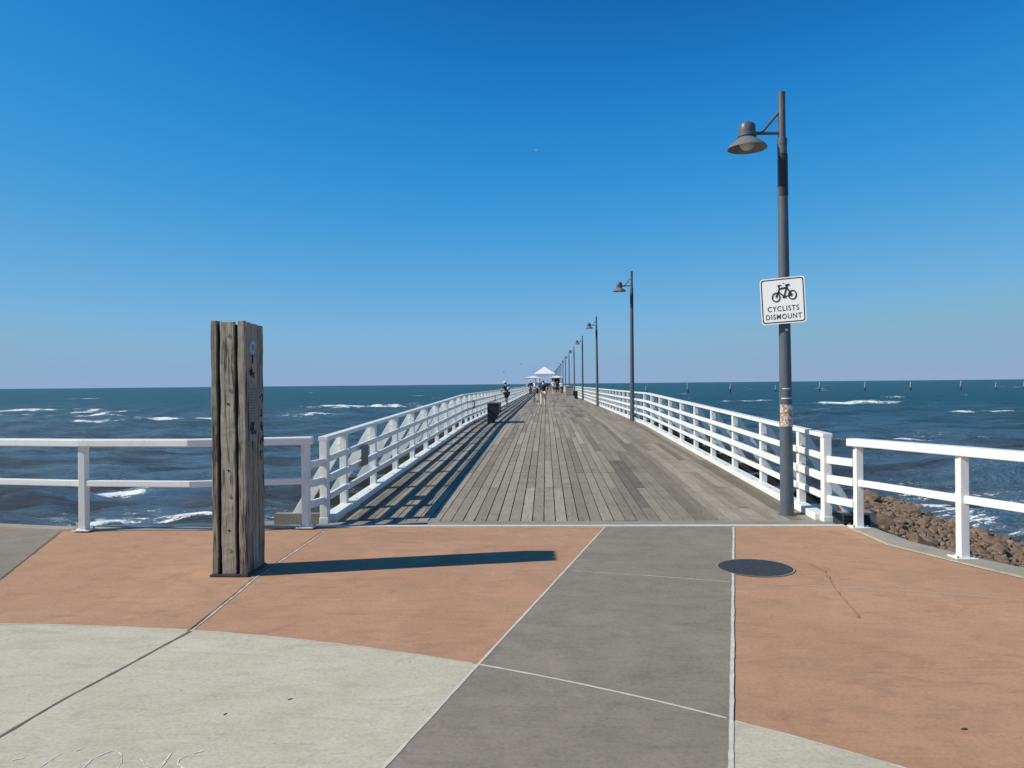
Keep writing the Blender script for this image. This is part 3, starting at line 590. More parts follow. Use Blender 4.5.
# ------------------------------------------------------------------ lamp posts
def make_lamp():
    rt = empty('street_lamp', (0, 0, 0))
    b = lambda m, n, mt, **k: m.build(n, mt, rt, world=False, **k)
    o = b(MB().tube([(0, 0, -.04), (0, 0, 1.5), (0, 0, 4.62)], [.083, .074, .057], 24), 'pole', M['lamp']); smooth_by_angle(o)
    o = b(MB().tube([(0, 0, 4.56), (0, 0, 4.645)], [.061, .061], 24), 'collar', M['lamp'], bevel=.006)
    o = b(MB().tube([(0, 0, 4.60), (0, 0, 5.215)], .045, 20), 'upper_pole', M['lamp']); smooth_by_angle(o); HD = -.065
    b(MB().tube([(-.03, 0, 4.71), (-.37, 0, 4.71)], .020, 12), 'arm', M['lamp'])
    b(MB().tube([(-.03, 0, 4.975), (-.25, 0, 4.72)], .017, 12), 'strut', M['lamp'])
    pr = [(.0, 4.925), (.03, 4.92), (.045, 4.905), (.09, 4.885), (.10, 4.865), (.105, 4.80), (.10, 4.765), (.115, 4.755), (.115, 4.73), (.10, 4.72)]
    n = 28
    def lathe(pr, cx=-.435):
        m = MB(); pr = [(r_, z_ + HD) for r_, z_ in pr]; vs = [(cx + r * math.cos(2 * math.pi * k / n), r * math.sin(2 * math.pi * k / n), z) for r, z in pr for k in range(n)]
        return m.add(vs, [(i * n + k, i * n + (k + 1) % n, (i + 1) * n + (k + 1) % n, (i + 1) * n + k) for i in range(len(pr) - 1) for k in range(n)])
    o = b(lathe(pr), 'lamp_cap', M['lamp']); smooth_by_angle(o)
    o = b(lathe([(.095, 4.725), (.12, 4.70), (.165, 4.665), (.215, 4.625), (.238, 4.595), (.238, 4.585), (.230, 4.587), (.208, 4.617), (.155, 4.655), (.10, 4.695), (.0, 4.70)]), 'lamp_shade', M['shade']); smooth_by_angle(o)
    o = b(lathe([(.0, 4.565), (.05, 4.575), (.085, 4.605), (.10, 4.66)]), 'lamp_lens', M['glass']); smooth_by_angle(o)
    # curved cover plate on the side facing the shore
    pts = []
    m = MB(); vs = []
    for z in (3.93, 4.45):
        for k in range(9):
            a = R(-150 + k * 15 + 0); vs.append((.0650 * math.cos(a), .0650 * math.sin(a), z))
    vs += [(x * .93, y * .93, z) for x, y, z in vs]
    fs = [(k, k + 1, 9 + k + 1, 9 + k) for k in range(8)] + [(18 + k, 18 + k + 1, 27 + k + 1, 27 + k)[::-1] for k in range(8)] + [(k, 18 + k, 19 + k, k + 1) for k in range(8)] + [(9 + k, 10 + k, 28 + k, 27 + k) for k in range(8)] + [(0, 9, 27, 18), (8, 26, 35, 17)]
    b(m.add(vs, fs), 'cover_plate', M['lampdark'])
    b(MB().tube([(0, 0, -.04), (0, 0, .012)], .105, 20), 'base_flange', M['lamp'])
    return rt
lamp0 = make_lamp(); words = ['second', 'third', 'fourth', 'fifth', 'sixth', 'seventh', 'eighth', 'ninth', 'tenth', 'eleventh', 'twelfth', 'thirteenth', 'fourteenth', 'fifteenth', 'sixteenth', 'seventeenth', 'eighteenth']
lys = [9.65 + 18.35 * k for k in range(18)]
for k, y in enumerate(lys):
    y = y - (.5 if k else 0)
    o = lamp0 if k == 0 else copy_tree(lamp0)
    o.location = (2.962 if k == 0 else 3.05, y, dz(y)); o.scale = (1, 1, 1 if k == 0 else 1.02); o.rotation_euler = (0, R(-.25 if k == 0 else random.uniform(-.4, .3)), R(4 if k == 0 else random.uniform(-3, 6)))
    tag(o, 'nearest grey lamp post, carrying the white cyclists sign' if k == 0 else '%s lamp post along the right pier railing, counted from the shore' % words[k - 1], 'lamp post', 'grey lamp posts along the right side of the pier')
# stickers and straps on the first pole
def wrap(name, z0, z1, a0, a1, r, m, parent, n=14):
    mb = MB(); vs = []
    for z in (z0, z1):
        for k in range(n + 1): a = R(a0 + (a1 - a0) * k / n); vs.append((r * math.cos(a), r * math.sin(a), z))
    vs += [(x * .985, y * .985, z) for x, y, z in vs]; N = n + 1
    fs = [(k, k + 1, N + k + 1, N + k) for k in range(n)] + [(2 * N + k, 3 * N + k, 3 * N + k + 1, 2 * N + k + 1) for k in range(n)] + [(k, 2 * N + k, 2 * N + k + 1, k + 1) for k in range(n)] + [(N + k, N + k + 1, 3 * N + k + 1, 3 * N + k) for k in range(n)]
    return mb.add(vs, fs).build(name, m, parent, world=False)
t = NT('worn_poster'); v = t.co((1, 1, 1)); a = t.noise(v, 22, 5, .7, .8); b = t.noise(v, 13, 3, .6, 1.5); c = t.noise(v, 55, 4, .7)
col = t.mix(t.ramp(b, [(.46, 0), (.56, 1)]), (.66, .62, .54), (.40, .20, .10)); col = t.mix(t.ramp(a, [(.56, 0), (.60, 1)]), col, (.04, .04, .05)); col = t.mix(t.math('MULTIPLY', t.ramp(c, [(.55, 0), (.6, 1)]), .8), col, (.75, .75, .72))
M['poster'] = t.done(col, .6)
wrap('poster_sticker', 1.09, 1.36, -165, -25, .0795, M['poster'], lamp0)
wrap('white_tie', 1.43, 1.442, -150, -40, .0775, M['signw'], lamp0); wrap('white_tie', 1.55, 1.56, -140, -60, .0770, M['signw'], lamp0)
wrap('sticker_scrap', 2.26, 2.29, -105, -80, .0725, M['signw'], lamp0)

# cyclists sign
SG = empty('cyclist_sign', (2.945, 9.50, 2.36), 'square white sign reading CYCLISTS DISMOUNT with a black bicycle', 'sign'); SG.rotation_euler = (0, 0, R(-24))
def rrect(w, h, r, n=6):
    P = []
    for cx_, cy_, a0 in ((w / 2 - r, h / 2 - r, 0), (-w / 2 + r, h / 2 - r, 90), (-w / 2 + r, -h / 2 + r, 180), (w / 2 - r, -h / 2 + r, 270)):
        for k in range(n + 1): a = R(a0 + 90 * k / n); P.append((cx_ + r * math.cos(a), cy_ + r * math.sin(a)))
    return P
ZC = .275; TL = R(2.4); XC = -.055
def tilt(x, z): x *= .925; return (XC + x * math.cos(TL) - z * math.sin(TL), ZC + z * math.cos(TL) + x * math.sin(TL))
def sign_prism(poly, y0, y1): return MB().prism_y([tilt(a, b) for a, b in poly], y0, y1)
sign_prism(rrect(.562, .562, .04), -.003, .0).build('panel', M['signw'], SG, world=False)
o_, i_ = rrect(.535, .535, .035), rrect(.508, .508, .028); n = len(o_)
m = MB(); vs = [(tilt(*q)[0], yv, tilt(*q)[1]) for yv in (-.0045, -.0025) for q in o_ + i_]
m.add(vs, [(k, (k + 1) % n, n + (k + 1) % n, n + k) for k in range(n)] + [(k, 2 * n + k, 2 * n + (k + 1) % n, (k + 1) % n) for k in range(n)] + [(n + k, n + (k + 1) % n, 3 * n + (k + 1) % n, 3 * n + k) for k in range(n)]).build('border', M['signb'], SG, world=False)
bk = MB(); K = .0103
def P(x, y, off=0): a = tilt(*((x - 35) * K * .94, (42 - y) * K * .94)); return (a[0], -.0048 - off, a[1])
def ln(pts, r=.0095): bk.tube([P(*q) for q in pts], r, 6)
sc = lambda x, y: ((x - 100) / 14.5 * 1.0, (y - 140) / 14.5)          # coordinates measured on an enlargement of the sign
def Q(x, y): return P(((x - 100) / 500) * 50 + 11.5, (y - 165) / 480 * 50 + 18 - 0)
def lq(pts, r=.0085): bk.tube([Q(*q) for q in pts], r, 6)
for (cx_, cy_) in ((250, 350), (462, 335)): lq([(cx_ + 49 * math.cos(2 * math.pi * k / 26), cy_ + 52 * math.sin(2 * math.pi * k / 26)) for k in range(27)], .0075)
lq([(250, 350), (300, 245), (285, 215)]); lq([(275, 212), (320, 208)]); lq([(290, 250), (395, 240)], .011); lq([(290, 290), (352, 348)]); lq([(400, 215), (352, 350)]); lq([(375, 212), (428, 208)], .011)
lq([(352, 350), (460, 335)], .008); lq([(395, 240), (425, 290), (460, 335)]); lq([(335, 352), (372, 352)], .014); lq([(250, 350), (262, 325)], .011); lq([(430, 300), (440, 345)], .011)
bk.build('bicycle_symbol', M['signb'], SG, world=False)
def text(s, size, x, z, name, sx=1):
    cu = bpy.data.curves.new(name, 'FONT'); cu.body = s; cu.size = size; cu.align_x = 'CENTER'; cu.space_character = 1.18; cu.extrude = .0008; cu.offset = .0012
    tmp = bpy.data.objects.new('tmp', cu); C.objects.link(tmp); bpy.context.view_layer.update()
    me = bpy.data.meshes.new_from_object(tmp.evaluated_get(bpy.context.evaluated_depsgraph_get())); bpy.data.objects.remove(tmp)
    for vtx in me.vertices:
        a = tilt(x + vtx.co.x * sx, z + vtx.co.y); vtx.co = Vector((a[0], -.0045 - vtx.co.z, a[1]))
    me.materials.clear(); me.materials.append(M['signgrey']); me.name = name; o = bpy.data.objects.new(name, me); C.objects.link(o); o.parent = SG
M['signgrey'] = NT('sign_lettering').done((.03, .03, .035), .5)
text('CYCLISTS', .087, .0, -.125, 'lettering', .93); text('DISMOUNT', .087, .0, -.222, 'lettering', .90)
for z in (.08, .47):
    MB().box(-.10, .10, .001, .018, z, z + .03).build('bracket', M['metal'], SG, world=False)
    MB().tube([(XC + .005, -.006, z + .015), (XC + .005, .0, z + .015)], .009, 8).build('rivet', M['bolt'], SG, world=False)

# ------------------------------------------------------------------ benches, kiosk, shelter
def make_bench():
    rt = empty('bench', (0, 0, 0))                      # backs on to the rail at -x, front opens towards +x
    for y in (-.62, .59): MB().prism_y([(-.20, 0), (-.03, 0), (.21, .40), (.21, .69), (-.20, .69)], y, y + .03).build('end_panel', M['benchdark'], rt, world=False)
    for k in range(5): MB().box(-.195 + k * .083, -.125 + k * .083, -.64, .64, .692, .715).build('slat', M['benchslat'], rt, world=False)
    MB().box(-.198, -.18, -.585, .585, .02, .68).build('back_panel', M['benchdark'], rt, world=False)
    m = MB(); m.add([(-.028, -.585, .02), (-.028, .585, .02), (.20, .585, .41), (.20, -.585, .41), (-.045, -.585, .02), (-.045, .585, .02), (.182, .585, .41), (.182, -.585, .41)], [(0, 1, 2, 3), (7, 6, 5, 4), (0, 4, 5, 1), (3, 2, 6, 7), (0, 3, 7, 4), (1, 5, 6, 2)]).build('front_panel', M['benchdark'], rt, world=False)
    MB().box(.185, .205, -.585, .585, .42, .68).build('apron', M['benchslat'], rt, world=False)
    return rt
bench0 = make_bench()
for k, (x, y, rz, lab) in enumerate(((-1.84, 27.3, 0, 'dark wedge shaped bench by the left railing, the nearest one'), (2.55, 67.5, 180, 'dark wedge shaped bench on the right, in front of the brown cabinet'), (-2.15, 107, 0, 'dark bench far down the left side, beside the people near the shelter'))):
    o = bench0 if k == 0 else copy_tree(bench0); o.location = (x, y, .29); o.rotation_euler = (0, 0, R(rz)); tag(o, lab, 'bench', 'dark benches along the pier')
kb = empty('cabinet', (2.75, 89, .29), 'brown grey boxy fish cleaning cabinet by the right railing, behind a bench', 'cabinet')
MB().box(2.25, 3.15, 88.5, 89.8, .33, 1.30).build('body', M['kiosk'], kb, bevel=.02); MB().box(2.2, 3.2, 88.44, 89.86, 1.302, 1.36).build('top', M['kiosk'], kb, bevel=.01); MB().box(2.3, 3.1, 88.55, 89.7, .29, .33).build('plinth', M['beam'], kb)
sx, sy, sz = -.35, 162, .29
sh_ = empty('shelter', (sx, sy, sz), 'white roofed open shelter spanning the pier in the distance', 'shelter')
def hip(x0, x1, y0, y1, z0, z1, over, name):
    cx_, cy_ = (x0 + x1) / 2, (y0 + y1) / 2; m = MB()
    ax, ay = min(.25, (x1 - x0) / 2), max(.1, (y1 - y0) / 2 - (x1 - x0) / 2)
    v_ = [(x0, y0, z0), (x1, y0, z0), (x1, y1, z0), (x0, y1, z0), (cx_ - ax * .2, cy_ - ay, z1), (cx_ + ax * .2, cy_ + ay, z1), (x0, y0, z0 - .12), (x1, y0, z0 - .12), (x1, y1, z0 - .12), (x0, y1, z0 - .12)]
    return m.add(v_, [(0, 1, 4), (1, 2, 5, 4), (2, 3, 5), (3, 0, 4, 5), (6, 9, 8, 7), (0, 6, 7, 1), (1, 7, 8, 2), (2, 8, 9, 3), (3, 9, 6, 0)]).build(name, M['roof'], sh_)
sx += .1
hip(sx - 2.2, sx + 2.2, sy - 2.4, sy + 2.4, sz + 3.45, sz + 4.95, 0, 'main_roof')
hip(sx - 3.95, sx - .85, sy - 4, sy + 4, sz + 2.62, sz + 3.02, 0, 'wing_roof'); hip(sx + 1.05, sx + 4.0, sy - 4, sy + 4, sz + 2.62, sz + 3.02, 0, 'wing_roof')
for px in (-3.8, -1.2, 1.4, 3.8):
    for py in (-3.8, 0, 3.8): MB().box(sx + px - .06, sx + px + .06, sy + py - .06, sy + py + .06, sz - .1, sz + (2.5 if abs(py) > 1 or abs(px) > 2 else 3.33)).build('post', M['roof'], sh_)
for px in (-1.9, 1.9):
    for py in (-2.2, 2.2): MB().box(sx + px - .08, sx + px + .08, sy + py - .08, sy + py + .08, sz, sz + 3.33).build('post', M['roof'], sh_)
fz = MB()
for k in range(26): xk = sx - 1.9 + k * .152; fz.box(xk, xk + .05, sy - 2.25, sy - 2.2, sz + 2.7, sz + 3.33)
for k in range(2): fz.box(sx - 1.9, sx + 1.9, sy - 2.26, sy - 2.19, sz + 2.62 + k * .34, sz + 2.70 + k * .34)
fz.build('frieze', M['roof'], sh_)
MB().box(sx - 4.4, -2.7, sy - 4.5, sy + 4.5, sz - .25, sz - .01).build('side_deck', M['beam'], sh_)
for k in (-1, 1): MB().box(sx - 3.9, sx - 2.7, sy + k * 1.6 - .2, sy + k * 1.6 + .2, sz + .40, sz + .46).build('seat', M['benchslat'], sh_)
MB().box(sx + 1.5, sx + 3.2, sy + .4, sy + .5, sz + .1, sz + 2.5).build('screen_wall', M['beam'], sh_)

# ------------------------------------------------------------------ people
def skin(name, verts, edges, rad, m, parent, sub=1, loc=True):
    me = bpy.data.meshes.new(name + '_skeleton'); me.from_pydata(verts, edges, []); ob = bpy.data.objects.new('tmp', me); C.objects.link(ob)
    md = ob.modifiers.new('skin', 'SKIN'); md.use_smooth_shade = True
    bm = bmesh.new(); bm.from_mesh(me); ly = bm.verts.layers.skin.verify(); bm.verts.ensure_lookup_table()
    for i, r in enumerate(rad): bm.verts[i][ly].radius = r if isinstance(r, tuple) else (r, r)
    bm.verts[0][ly].use_root = True; bm.to_mesh(me); bm.free()
    sb = ob.modifiers.new('sub', 'SUBSURF'); sb.levels = sub; sb.render_levels = sub
    bpy.context.view_layer.update()
    out = bpy.data.meshes.new_from_object(ob.evaluated_get(bpy.context.evaluated_depsgraph_get())); bpy.data.objects.remove(ob)
    out.materials.clear(); out.materials.append(m); out.polygons.foreach_set('use_smooth', [True] * len(out.polygons)); out.name = name
    o = bpy.data.objects.new(name, out); C.objects.link(o); o.parent = parent
    return o
def plain(name, c, rough=.85):
    return mat_noise(name, c, tuple(min(1, x * 1.25 + .01) for x in c), 12, rough, .2, .004)
SK = [plain('skin_tan', (.45, .27, .19), .6), plain('skin_pale', (.60, .40, .31), .6)]
HAIR = plain('hair_dark', (.03, .022, .018)); HAIRG = plain('hair_grey', (.45, .42, .38)); HATC = plain('hat_cream', (.62, .57, .46)); SHOE = plain('shoe', (.08, .08, .09)); SHOEW = plain('shoe_white', (.6, .6, .6))
def person(loc, rz, h, lab, top, bottom, skn=0, hair=HAIR, hat=None, shorts=True, stride=.22, arms='walk', lean=0, sleeve=.5, pack=None, shoe=SHOE, long=False, sit=False):
    rt = empty('person', loc, lab, 'person', 'people out on the pier'); rt.rotation_euler = (0, 0, rz); k = h / 1.75; rt.scale = (k * 1.16, k * 1.12, k)
    L = lean; hp = .93 if not sit else .50
    J = {}
    J['pel'] = (0, 0, hp + .02); J['wst'] = (0, .05 * L, hp + .17); J['che'] = (0, .18 * L, hp + .37); J['shc'] = (0, .27 * L, hp + .50); J['nek'] = (0, .32 * L, hp + .57); J['hd0'] = (0, .02 + .35 * L, hp + .65); J['hd1'] = (0, .03 + .36 * L, hp + .74); J['top'] = (0, .01 + .36 * L, hp + .80)
    J['nose'] = (0, .115 + .36 * L, hp + .67)
    for s, n_ in ((-1, 'l'), (1, 'r')):
        st = stride * s
        J[n_ + 'hip'] = (.09 * s, 0, hp)
        if sit: J[n_ + 'kn'] = (.12 * s, .42, .50); J[n_ + 'an'] = (.12 * s, .45, .09); J[n_ + 'toe'] = (.13 * s, .62, .035)
        else:
            J[n_ + 'kn'] = (.10 * s, st * .55 + .04, .50); J[n_ + 'an'] = (.10 * s, st - (.05 if st < 0 else 0), .09 + (.04 if st < -.1 else 0)); J[n_ + 'toe'] = (.12 * s, st + .15, .035)
        J[n_ + 'sh'] = (.18 * s, .26 * L, hp + .49)
        if arms == 'walk': J[n_ + 'el'] = (.235 * s, -st * .45 - .02 + .2 * L, hp + .23); J[n_ + 'wr'] = (.23 * s, -st * .9 + .08 + .2 * L, hp + .01)
        elif arms == 'rail': J[n_ + 'el'] = (.24 * s, .22 + .25 * L, hp + .27); J[n_ + 'wr'] = (.12 * s, .44 + .25 * L, hp + .20)
        elif arms == 'push': J[n_ + 'el'] = (.23 * s, .12, hp + .25); J[n_ + 'wr'] = (.20 * s, .36, hp + .17)
        else: J[n_ + 'el'] = (.22 * s, .10, hp + .25); J[n_ + 'wr'] = (.14 * s, .32, hp + .12)
        w_ = Vector(J[n_ + 'wr']); e_ = Vector(J[n_ + 'el']); dd = (w_ - e_).normalized(); sd_ = dd.cross(Vector((s, 0, 0))).normalized()
        J[n_ + 'pm'] = tuple(w_ + dd * .07)
        for f_ in range(4): J['%sf%d' % (n_, f_)] = tuple(w_ + dd * (.11 + (.065, .08, .075, .055)[f_] * .5) + sd_ * (-.03 + .02 * f_)); J['%sg%d' % (n_, f_)] = tuple(w_ + dd * (.11 + (.065, .08, .075, .055)[f_]) + sd_ * (-.03 + .02 * f_) + Vector((-.02 * s, 0, 0)))
        J[n_ + 'th'] = tuple(w_ + dd * .06 + sd_ * -.055)
    rd = dict(pel=(.145, .105), wst=(.13, .095), che=(.155, .105), shc=(.11, .085), nek=.052, hd0=(.072, .082), hd1=(.078, .095), top=(.05, .06), nose=.014, hip=.092, kn=.055, an=.036, toe=.032, sh=.062, el=.040, wr=.026, pm=(.036, .018), th=.010)
    def R_(n_):
        if n_ in rd: return rd[n_]
        b = n_[1:]; 
        return rd[b] if b in rd else .0088
    ed = [('pel', 'wst'), ('wst', 'che'), ('che', 'shc'), ('shc', 'nek'), ('nek', 'hd0'), ('hd0', 'hd1'), ('hd1', 'top'), ('hd0', 'nose')]
    for n_ in 'lr':
        ed += [('pel', n_ + 'hip'), (n_ + 'hip', n_ + 'kn'), (n_ + 'kn', n_ + 'an'), (n_ + 'an', n_ + 'toe'), ('shc', n_ + 'sh'), (n_ + 'sh', n_ + 'el'), (n_ + 'el', n_ + 'wr'), (n_ + 'wr', n_ + 'pm'), (n_ + 'wr', n_ + 'th')]
        for f_ in range(4): ed += [(n_ + 'pm', '%sf%d' % (n_, f_)), ('%sf%d' % (n_, f_), '%sg%d' % (n_, f_))]
    names = list(J); idx = {n_: i for i, n_ in enumerate(names)}
    skin('body', [J[n_] for n_ in names], [(idx[a], idx[b]) for a, b in ed], [R_(n_) for n_ in names], SK[skn], rt)
    # shirt
    def sub(nm, ns, es, grow, m):
        id2 = {n_: i for i, n_ in enumerate(ns)}; rr = []
        for n_ in ns:
            r = JJ_r.get(n_, R_(n_)); rr.append((r[0] + grow, r[1] + grow) if isinstance(r, tuple) else r + grow)
        skin(nm, [J[n_] for n_ in ns], [(id2[a], id2[b]) for a, b in es], rr, m, rt)
    JJ_r = dict(shc=(.135, .108), che=(.168, .118), lsh=.078, rsh=.078)
    for n_ in 'lr':
        J[n_ + 'slv'] = tuple(Vector(J[n_ + 'sh']).lerp(Vector(J[n_ + 'el']), sleeve * 1.25 if not long else 1)); JJ_r[n_ + 'slv'] = .05
        J[n_ + 'hem'] = tuple(Vector(J[n_ + 'hip']).lerp(Vector(J[n_ + 'kn']), .85)); JJ_r[n_ + 'hem'] = .072
    ns = ['wst', 'pel', 'che', 'shc', 'lsh', 'rsh', 'lslv', 'rslv']; es = [('pel', 'wst'), ('wst', 'che'), ('che', 'shc'), ('shc', 'lsh'), ('shc', 'rsh'), ('lsh', 'lslv'), ('rsh', 'rslv')]
    if long: ns += ['lwr', 'rwr']; es += [('lslv', 'lwr'), ('rslv', 'rwr')]
    sub('shirt', ns, es, .018, top)
    if shorts: sub('shorts', ['pel', 'lhip', 'rhip', 'lhem', 'rhem'], [('pel', 'lhip'), ('pel', 'rhip'), ('lhip', 'lhem'), ('rhip', 'rhem')], .013, bottom)
    else: sub('trousers', ['pel', 'lhip', 'rhip', 'lkn', 'rkn', 'lan', 'ran'], [('pel', 'lhip'), ('pel', 'rhip'), ('lhip', 'lkn'), ('rhip', 'rkn'), ('lkn', 'lan'), ('rkn', 'ran')], .014, bottom)
    for n_ in 'lr':
        a, tt = Vector(J[n_ + 'an']), Vector(J[n_ + 'toe']); skin('shoe', [tuple(a - Vector((0, .03, .03))), tuple(a.lerp(tt, .5) - Vector((0, 0, .01))), tuple(tt)], [(0, 1), (1, 2)], [.048, .045, .036], shoe, rt)
    hy, hz = J['hd1'][1], J['hd1'][2]
    skin('hair', [(0, hy - .012, hz + .03), (0, hy - .055, hz - .03), (0, hy - .06, hz - .08)], [(0, 1), (1, 2)], [(.083, .09), (.072, .04), (.055, .03)], hair, rt)
    MB().tube([(-.028, hy + .088, hz - .045), (-.028, hy + .094, hz - .045)], .008, 6).add([], []).build('eye', HAIR, rt, world=False); MB().tube([(.028, hy + .088, hz - .045), (.028, hy + .094, hz - .045)], .008, 6).build('eye', HAIR, rt, world=False)
    if hat:
        m = MB(); n = 20; pr = [(.175, hz + .03), (.17, hz + .037), (.10, hz + .045), (.098, hz + .10), (.07, hz + .125), (.0, hz + .13)]
        m.add([(r * math.cos(2 * math.pi * q / n), hy - .005 + r * math.sin(2 * math.pi * q / n), z) for r, z in pr for q in range(n)], [(i * n + q, i * n + (q + 1) % n, (i + 1) * n + (q + 1) % n, (i + 1) * n + q) for i in range(len(pr) - 1) for q in range(n)])
        m.build('hat', hat, rt, world=False)
    if pack:
        y_ = J['che'][1] - .19; skin('backpack', [(0, y_, J['che'][2] - .16), (0, y_ - .02, J['che'][2] - .02), (0, y_, J['che'][2] + .12)], [(0, 1), (1, 2)], [(.12, .085), (.15, .11), (.10, .07)], pack, rt)
    return rt
NAVY = plain('navy_cloth', (.022, .035, .075)); BLUE = plain('blue_cloth', (.075, .20, .36)); BLACK = plain('black_cloth', (.015, .016, .02)); WHITE = plain('white_cloth', (.78, .78, .77)); BEIGE = plain('beige_cloth', (.52, .45, .35)); GREY = plain('grey_cloth', (.2, .21, .23)); PALEBLUE = plain('pale_blue_cloth', (.35, .45, .55))
DZ = .29
person((-2.36, 46.3, DZ), R(52), 1.50, 'person in a cream sun hat and navy top standing at the left railing', NAVY, NAVY, 0, HAIR, HATC, True, .06, 'rail', .25, pack=PALEBLUE, shoe=SHOE)
person((-.52, 57, DZ), R(2), 1.78, 'person in a bright blue shirt and black shorts walking with a bicycle', BLUE, BLACK, 1, HAIRG, None, True, .2, 'push', .05, shoe=SHOE)
person((-.16, 45.5, DZ), R(-3), 1.58, 'person in navy top and beige trousers with black backpack walking away', NAVY, BEIGE, 1, HAIR, None, False, .2, 'walk', 0, pack=BLACK, shoe=SHOE)
person((.98, 104, DZ), R(185), 1.80, 'person in white shirt and dark shorts walking in the middle of the pier', WHITE, GREY, 1, HAIR, None, True, .24, 'walk', 0, shoe=SHOEW)
person((1.98, 97, DZ), R(190), 1.68, 'person in a white top and black trousers near the right railing', WHITE, BLACK, 0, HAIR, None, False, .15, 'walk', 0)
person((-2.0, 101, DZ), R(10), 1.78, 'person with pale hat and navy clothes standing near the left railing', NAVY, GREY, 0, HAIR, HATC, False, .1, 'walk', 0, long=True)
person((-1.75, 122, DZ), R(160), 1.70, 'person in white shirt beyond the navy dressed person on the left', WHITE, BEIGE, 0, HAIR, None, False, .12, 'walk', 0)
person((-.30, 92, DZ), R(0), 1.75, 'person in dark blue shirt walking ahead of the cyclist', NAVY, BLACK, 0, HAIR, None, False, .2, 'walk', 0, long=True)
person((.30, 150, DZ), R(0), 1.72, 'small dark figure walking towards the shelter, left one of two', BLACK, BLACK, 0, HAIR, None, False, .2, 'walk', 0, long=True)
person((.95, 155, DZ), R(0), 1.76, 'small dark figure walking towards the shelter, right one of two', BLACK, NAVY, 0, HAIR, None, False, .2, 'walk', 0, long=True)
person((1.65, 112, DZ), R(175), 1.7, 'person in dark clothes behind the white topped person near right railing', BLACK, BLACK, 0, HAIR, None, False, .2, 'walk', 0, long=True)
# bicycle wheeled by the person in blue
bc = empty('bicycle', (-.88, 57.3, DZ), 'black bicycle wheeled along by the person in blue', 'bicycle')
for y in (56.8, 57.82):
    w = MB(); w.tube([(-.88, y + .33 * math.cos(2 * math.pi * k / 24), DZ + .345 + .33 * math.sin(2 * math.pi * k / 24)) for k in range(25)], .018, 6)
    wo_ = w.build('wheel', M['benchdark'], bc)
    sp = MB(); [sp.tube([(-.88, y, DZ + .345), (-.88, y + .32 * math.cos(a * .524), DZ + .345 + .32 * math.sin(a * .524))], .003, 3) for a in range(12)]; sp.build('spokes', M['metal'], bc)
fr = MB(); q = lambda y, z: (-.88, 56.8 + y, DZ + z)
for a, b in (((0, .345), (.42, .30)), ((0, .345), (.33, .78)), ((.42, .30), (.33, .85)), ((.42, .30), (.86, .68)), ((.34, .76), (.85, .78)), ((1.02, .345), (.84, .92))): fr.tube([q(*a), q(*b)], .016, 6)
fr.build('frame', M['lampdark'], bc); MB().tube([(-1.13, 57.60, DZ + .96), (-.88, 57.64, DZ + .93), (-.63, 57.60, DZ + .96)], .014, 6).build('handlebar', M['lampdark'], bc); MB().box(-.94, -.82, 57.0, 57.26, DZ + .86, DZ + .90).build('saddle', M['benchdark'], bc, bevel=.015)

# ------------------------------------------------------------------ rocks
def rock_mesh(seed, sub=2):
    bm = bmesh.new(); bmesh.ops.create_icosphere(bm, subdivisions=sub, radius=1); rr = random.Random(seed)
    pl = [(Vector((rr.gauss(0, 1), rr.gauss(0, 1), rr.gauss(0, 1))).normalized(), rr.uniform(.52, .85)) for _ in range(11)]
    for v_ in bm.verts:
        for n_, d_ in pl:
            e = v_.co.dot(n_) - d_
            if e > 0: v_.co -= n_ * e
        v_.co += Vector((rr.uniform(-1, 1), rr.uniform(-1, 1), rr.uniform(-1, 1))) * .035
        v_.co.z *= .74
    me = bpy.data.meshes.new('boulder'); bm.to_mesh(me); bm.free(); me.materials.append(M['rock']); return me
RM = [rock_mesh(k) for k in range(14)]
def kx(y):                                              # outer face of the kerb at y
    pts = KOUT
    for (xa, ya), (xb_, yb) in zip(pts, pts[1:]):
        if yb <= y <= ya: return xa + (xb_ - xa) * (ya - y) / (ya - yb)
    return pts[0][0]
def slope(x, y):
    lim = 3.9 + .39 * (y - 9.5); t_ = x - (kx(y) if y < 8.85 else 3.6); return -.50 - .225 * max(0, t_) - (max(0, lim - x) * 2.2 if y > 9.5 else 0) - .00 * y
# rubble sheet under the boulders
gx = np.linspace(3.3, 16, 90); gy = np.linspace(-3, 34, 190); mb = MB(); rr = np.random.default_rng(5)
for yv in gy:
    for xv in gx:
        wob = 1.6 * math.sin(yv * .35) + .7 * math.sin(yv * 1.1 + xv); far_ = max(0, yv - 25) * .16
        mb.v.append((xv + rr.uniform(-.05, .05), yv + rr.uniform(-.06, .06), slope(xv + wob * .25, yv) - .18 + rr.uniform(-.09, .09) - far_ - (1.4 if xv < 3.6 and yv > 9 else 0)))
nx = len(gx); mb.f = [(j * nx + i, j * nx + i + 1, (j + 1) * nx + i + 1, (j + 1) * nx + i) for j in range(len(gy) - 1) for i in range(nx - 1)]; mb.t = [.5] * len(mb.f)
tag(mb.build('rock_rubble', M['rubble']), kind='structure')
cand = []
rr = random.Random(21)
for _ in range(26000):
    y = rr.uniform(4.6, 30); x = (kx(y) if y < 8.85 else 3.75) + .10 + rr.uniform(0, 1) ** .9 * (9.2 if y > 9 else 7.5)
    z = slope(x, y) - max(0, y - 25) * .16
    if z < WZ - .12: continue
    s_ = rr.uniform(.04, .11) + rr.random() ** 6 * .30
    cand.append((x, y, z, s_))
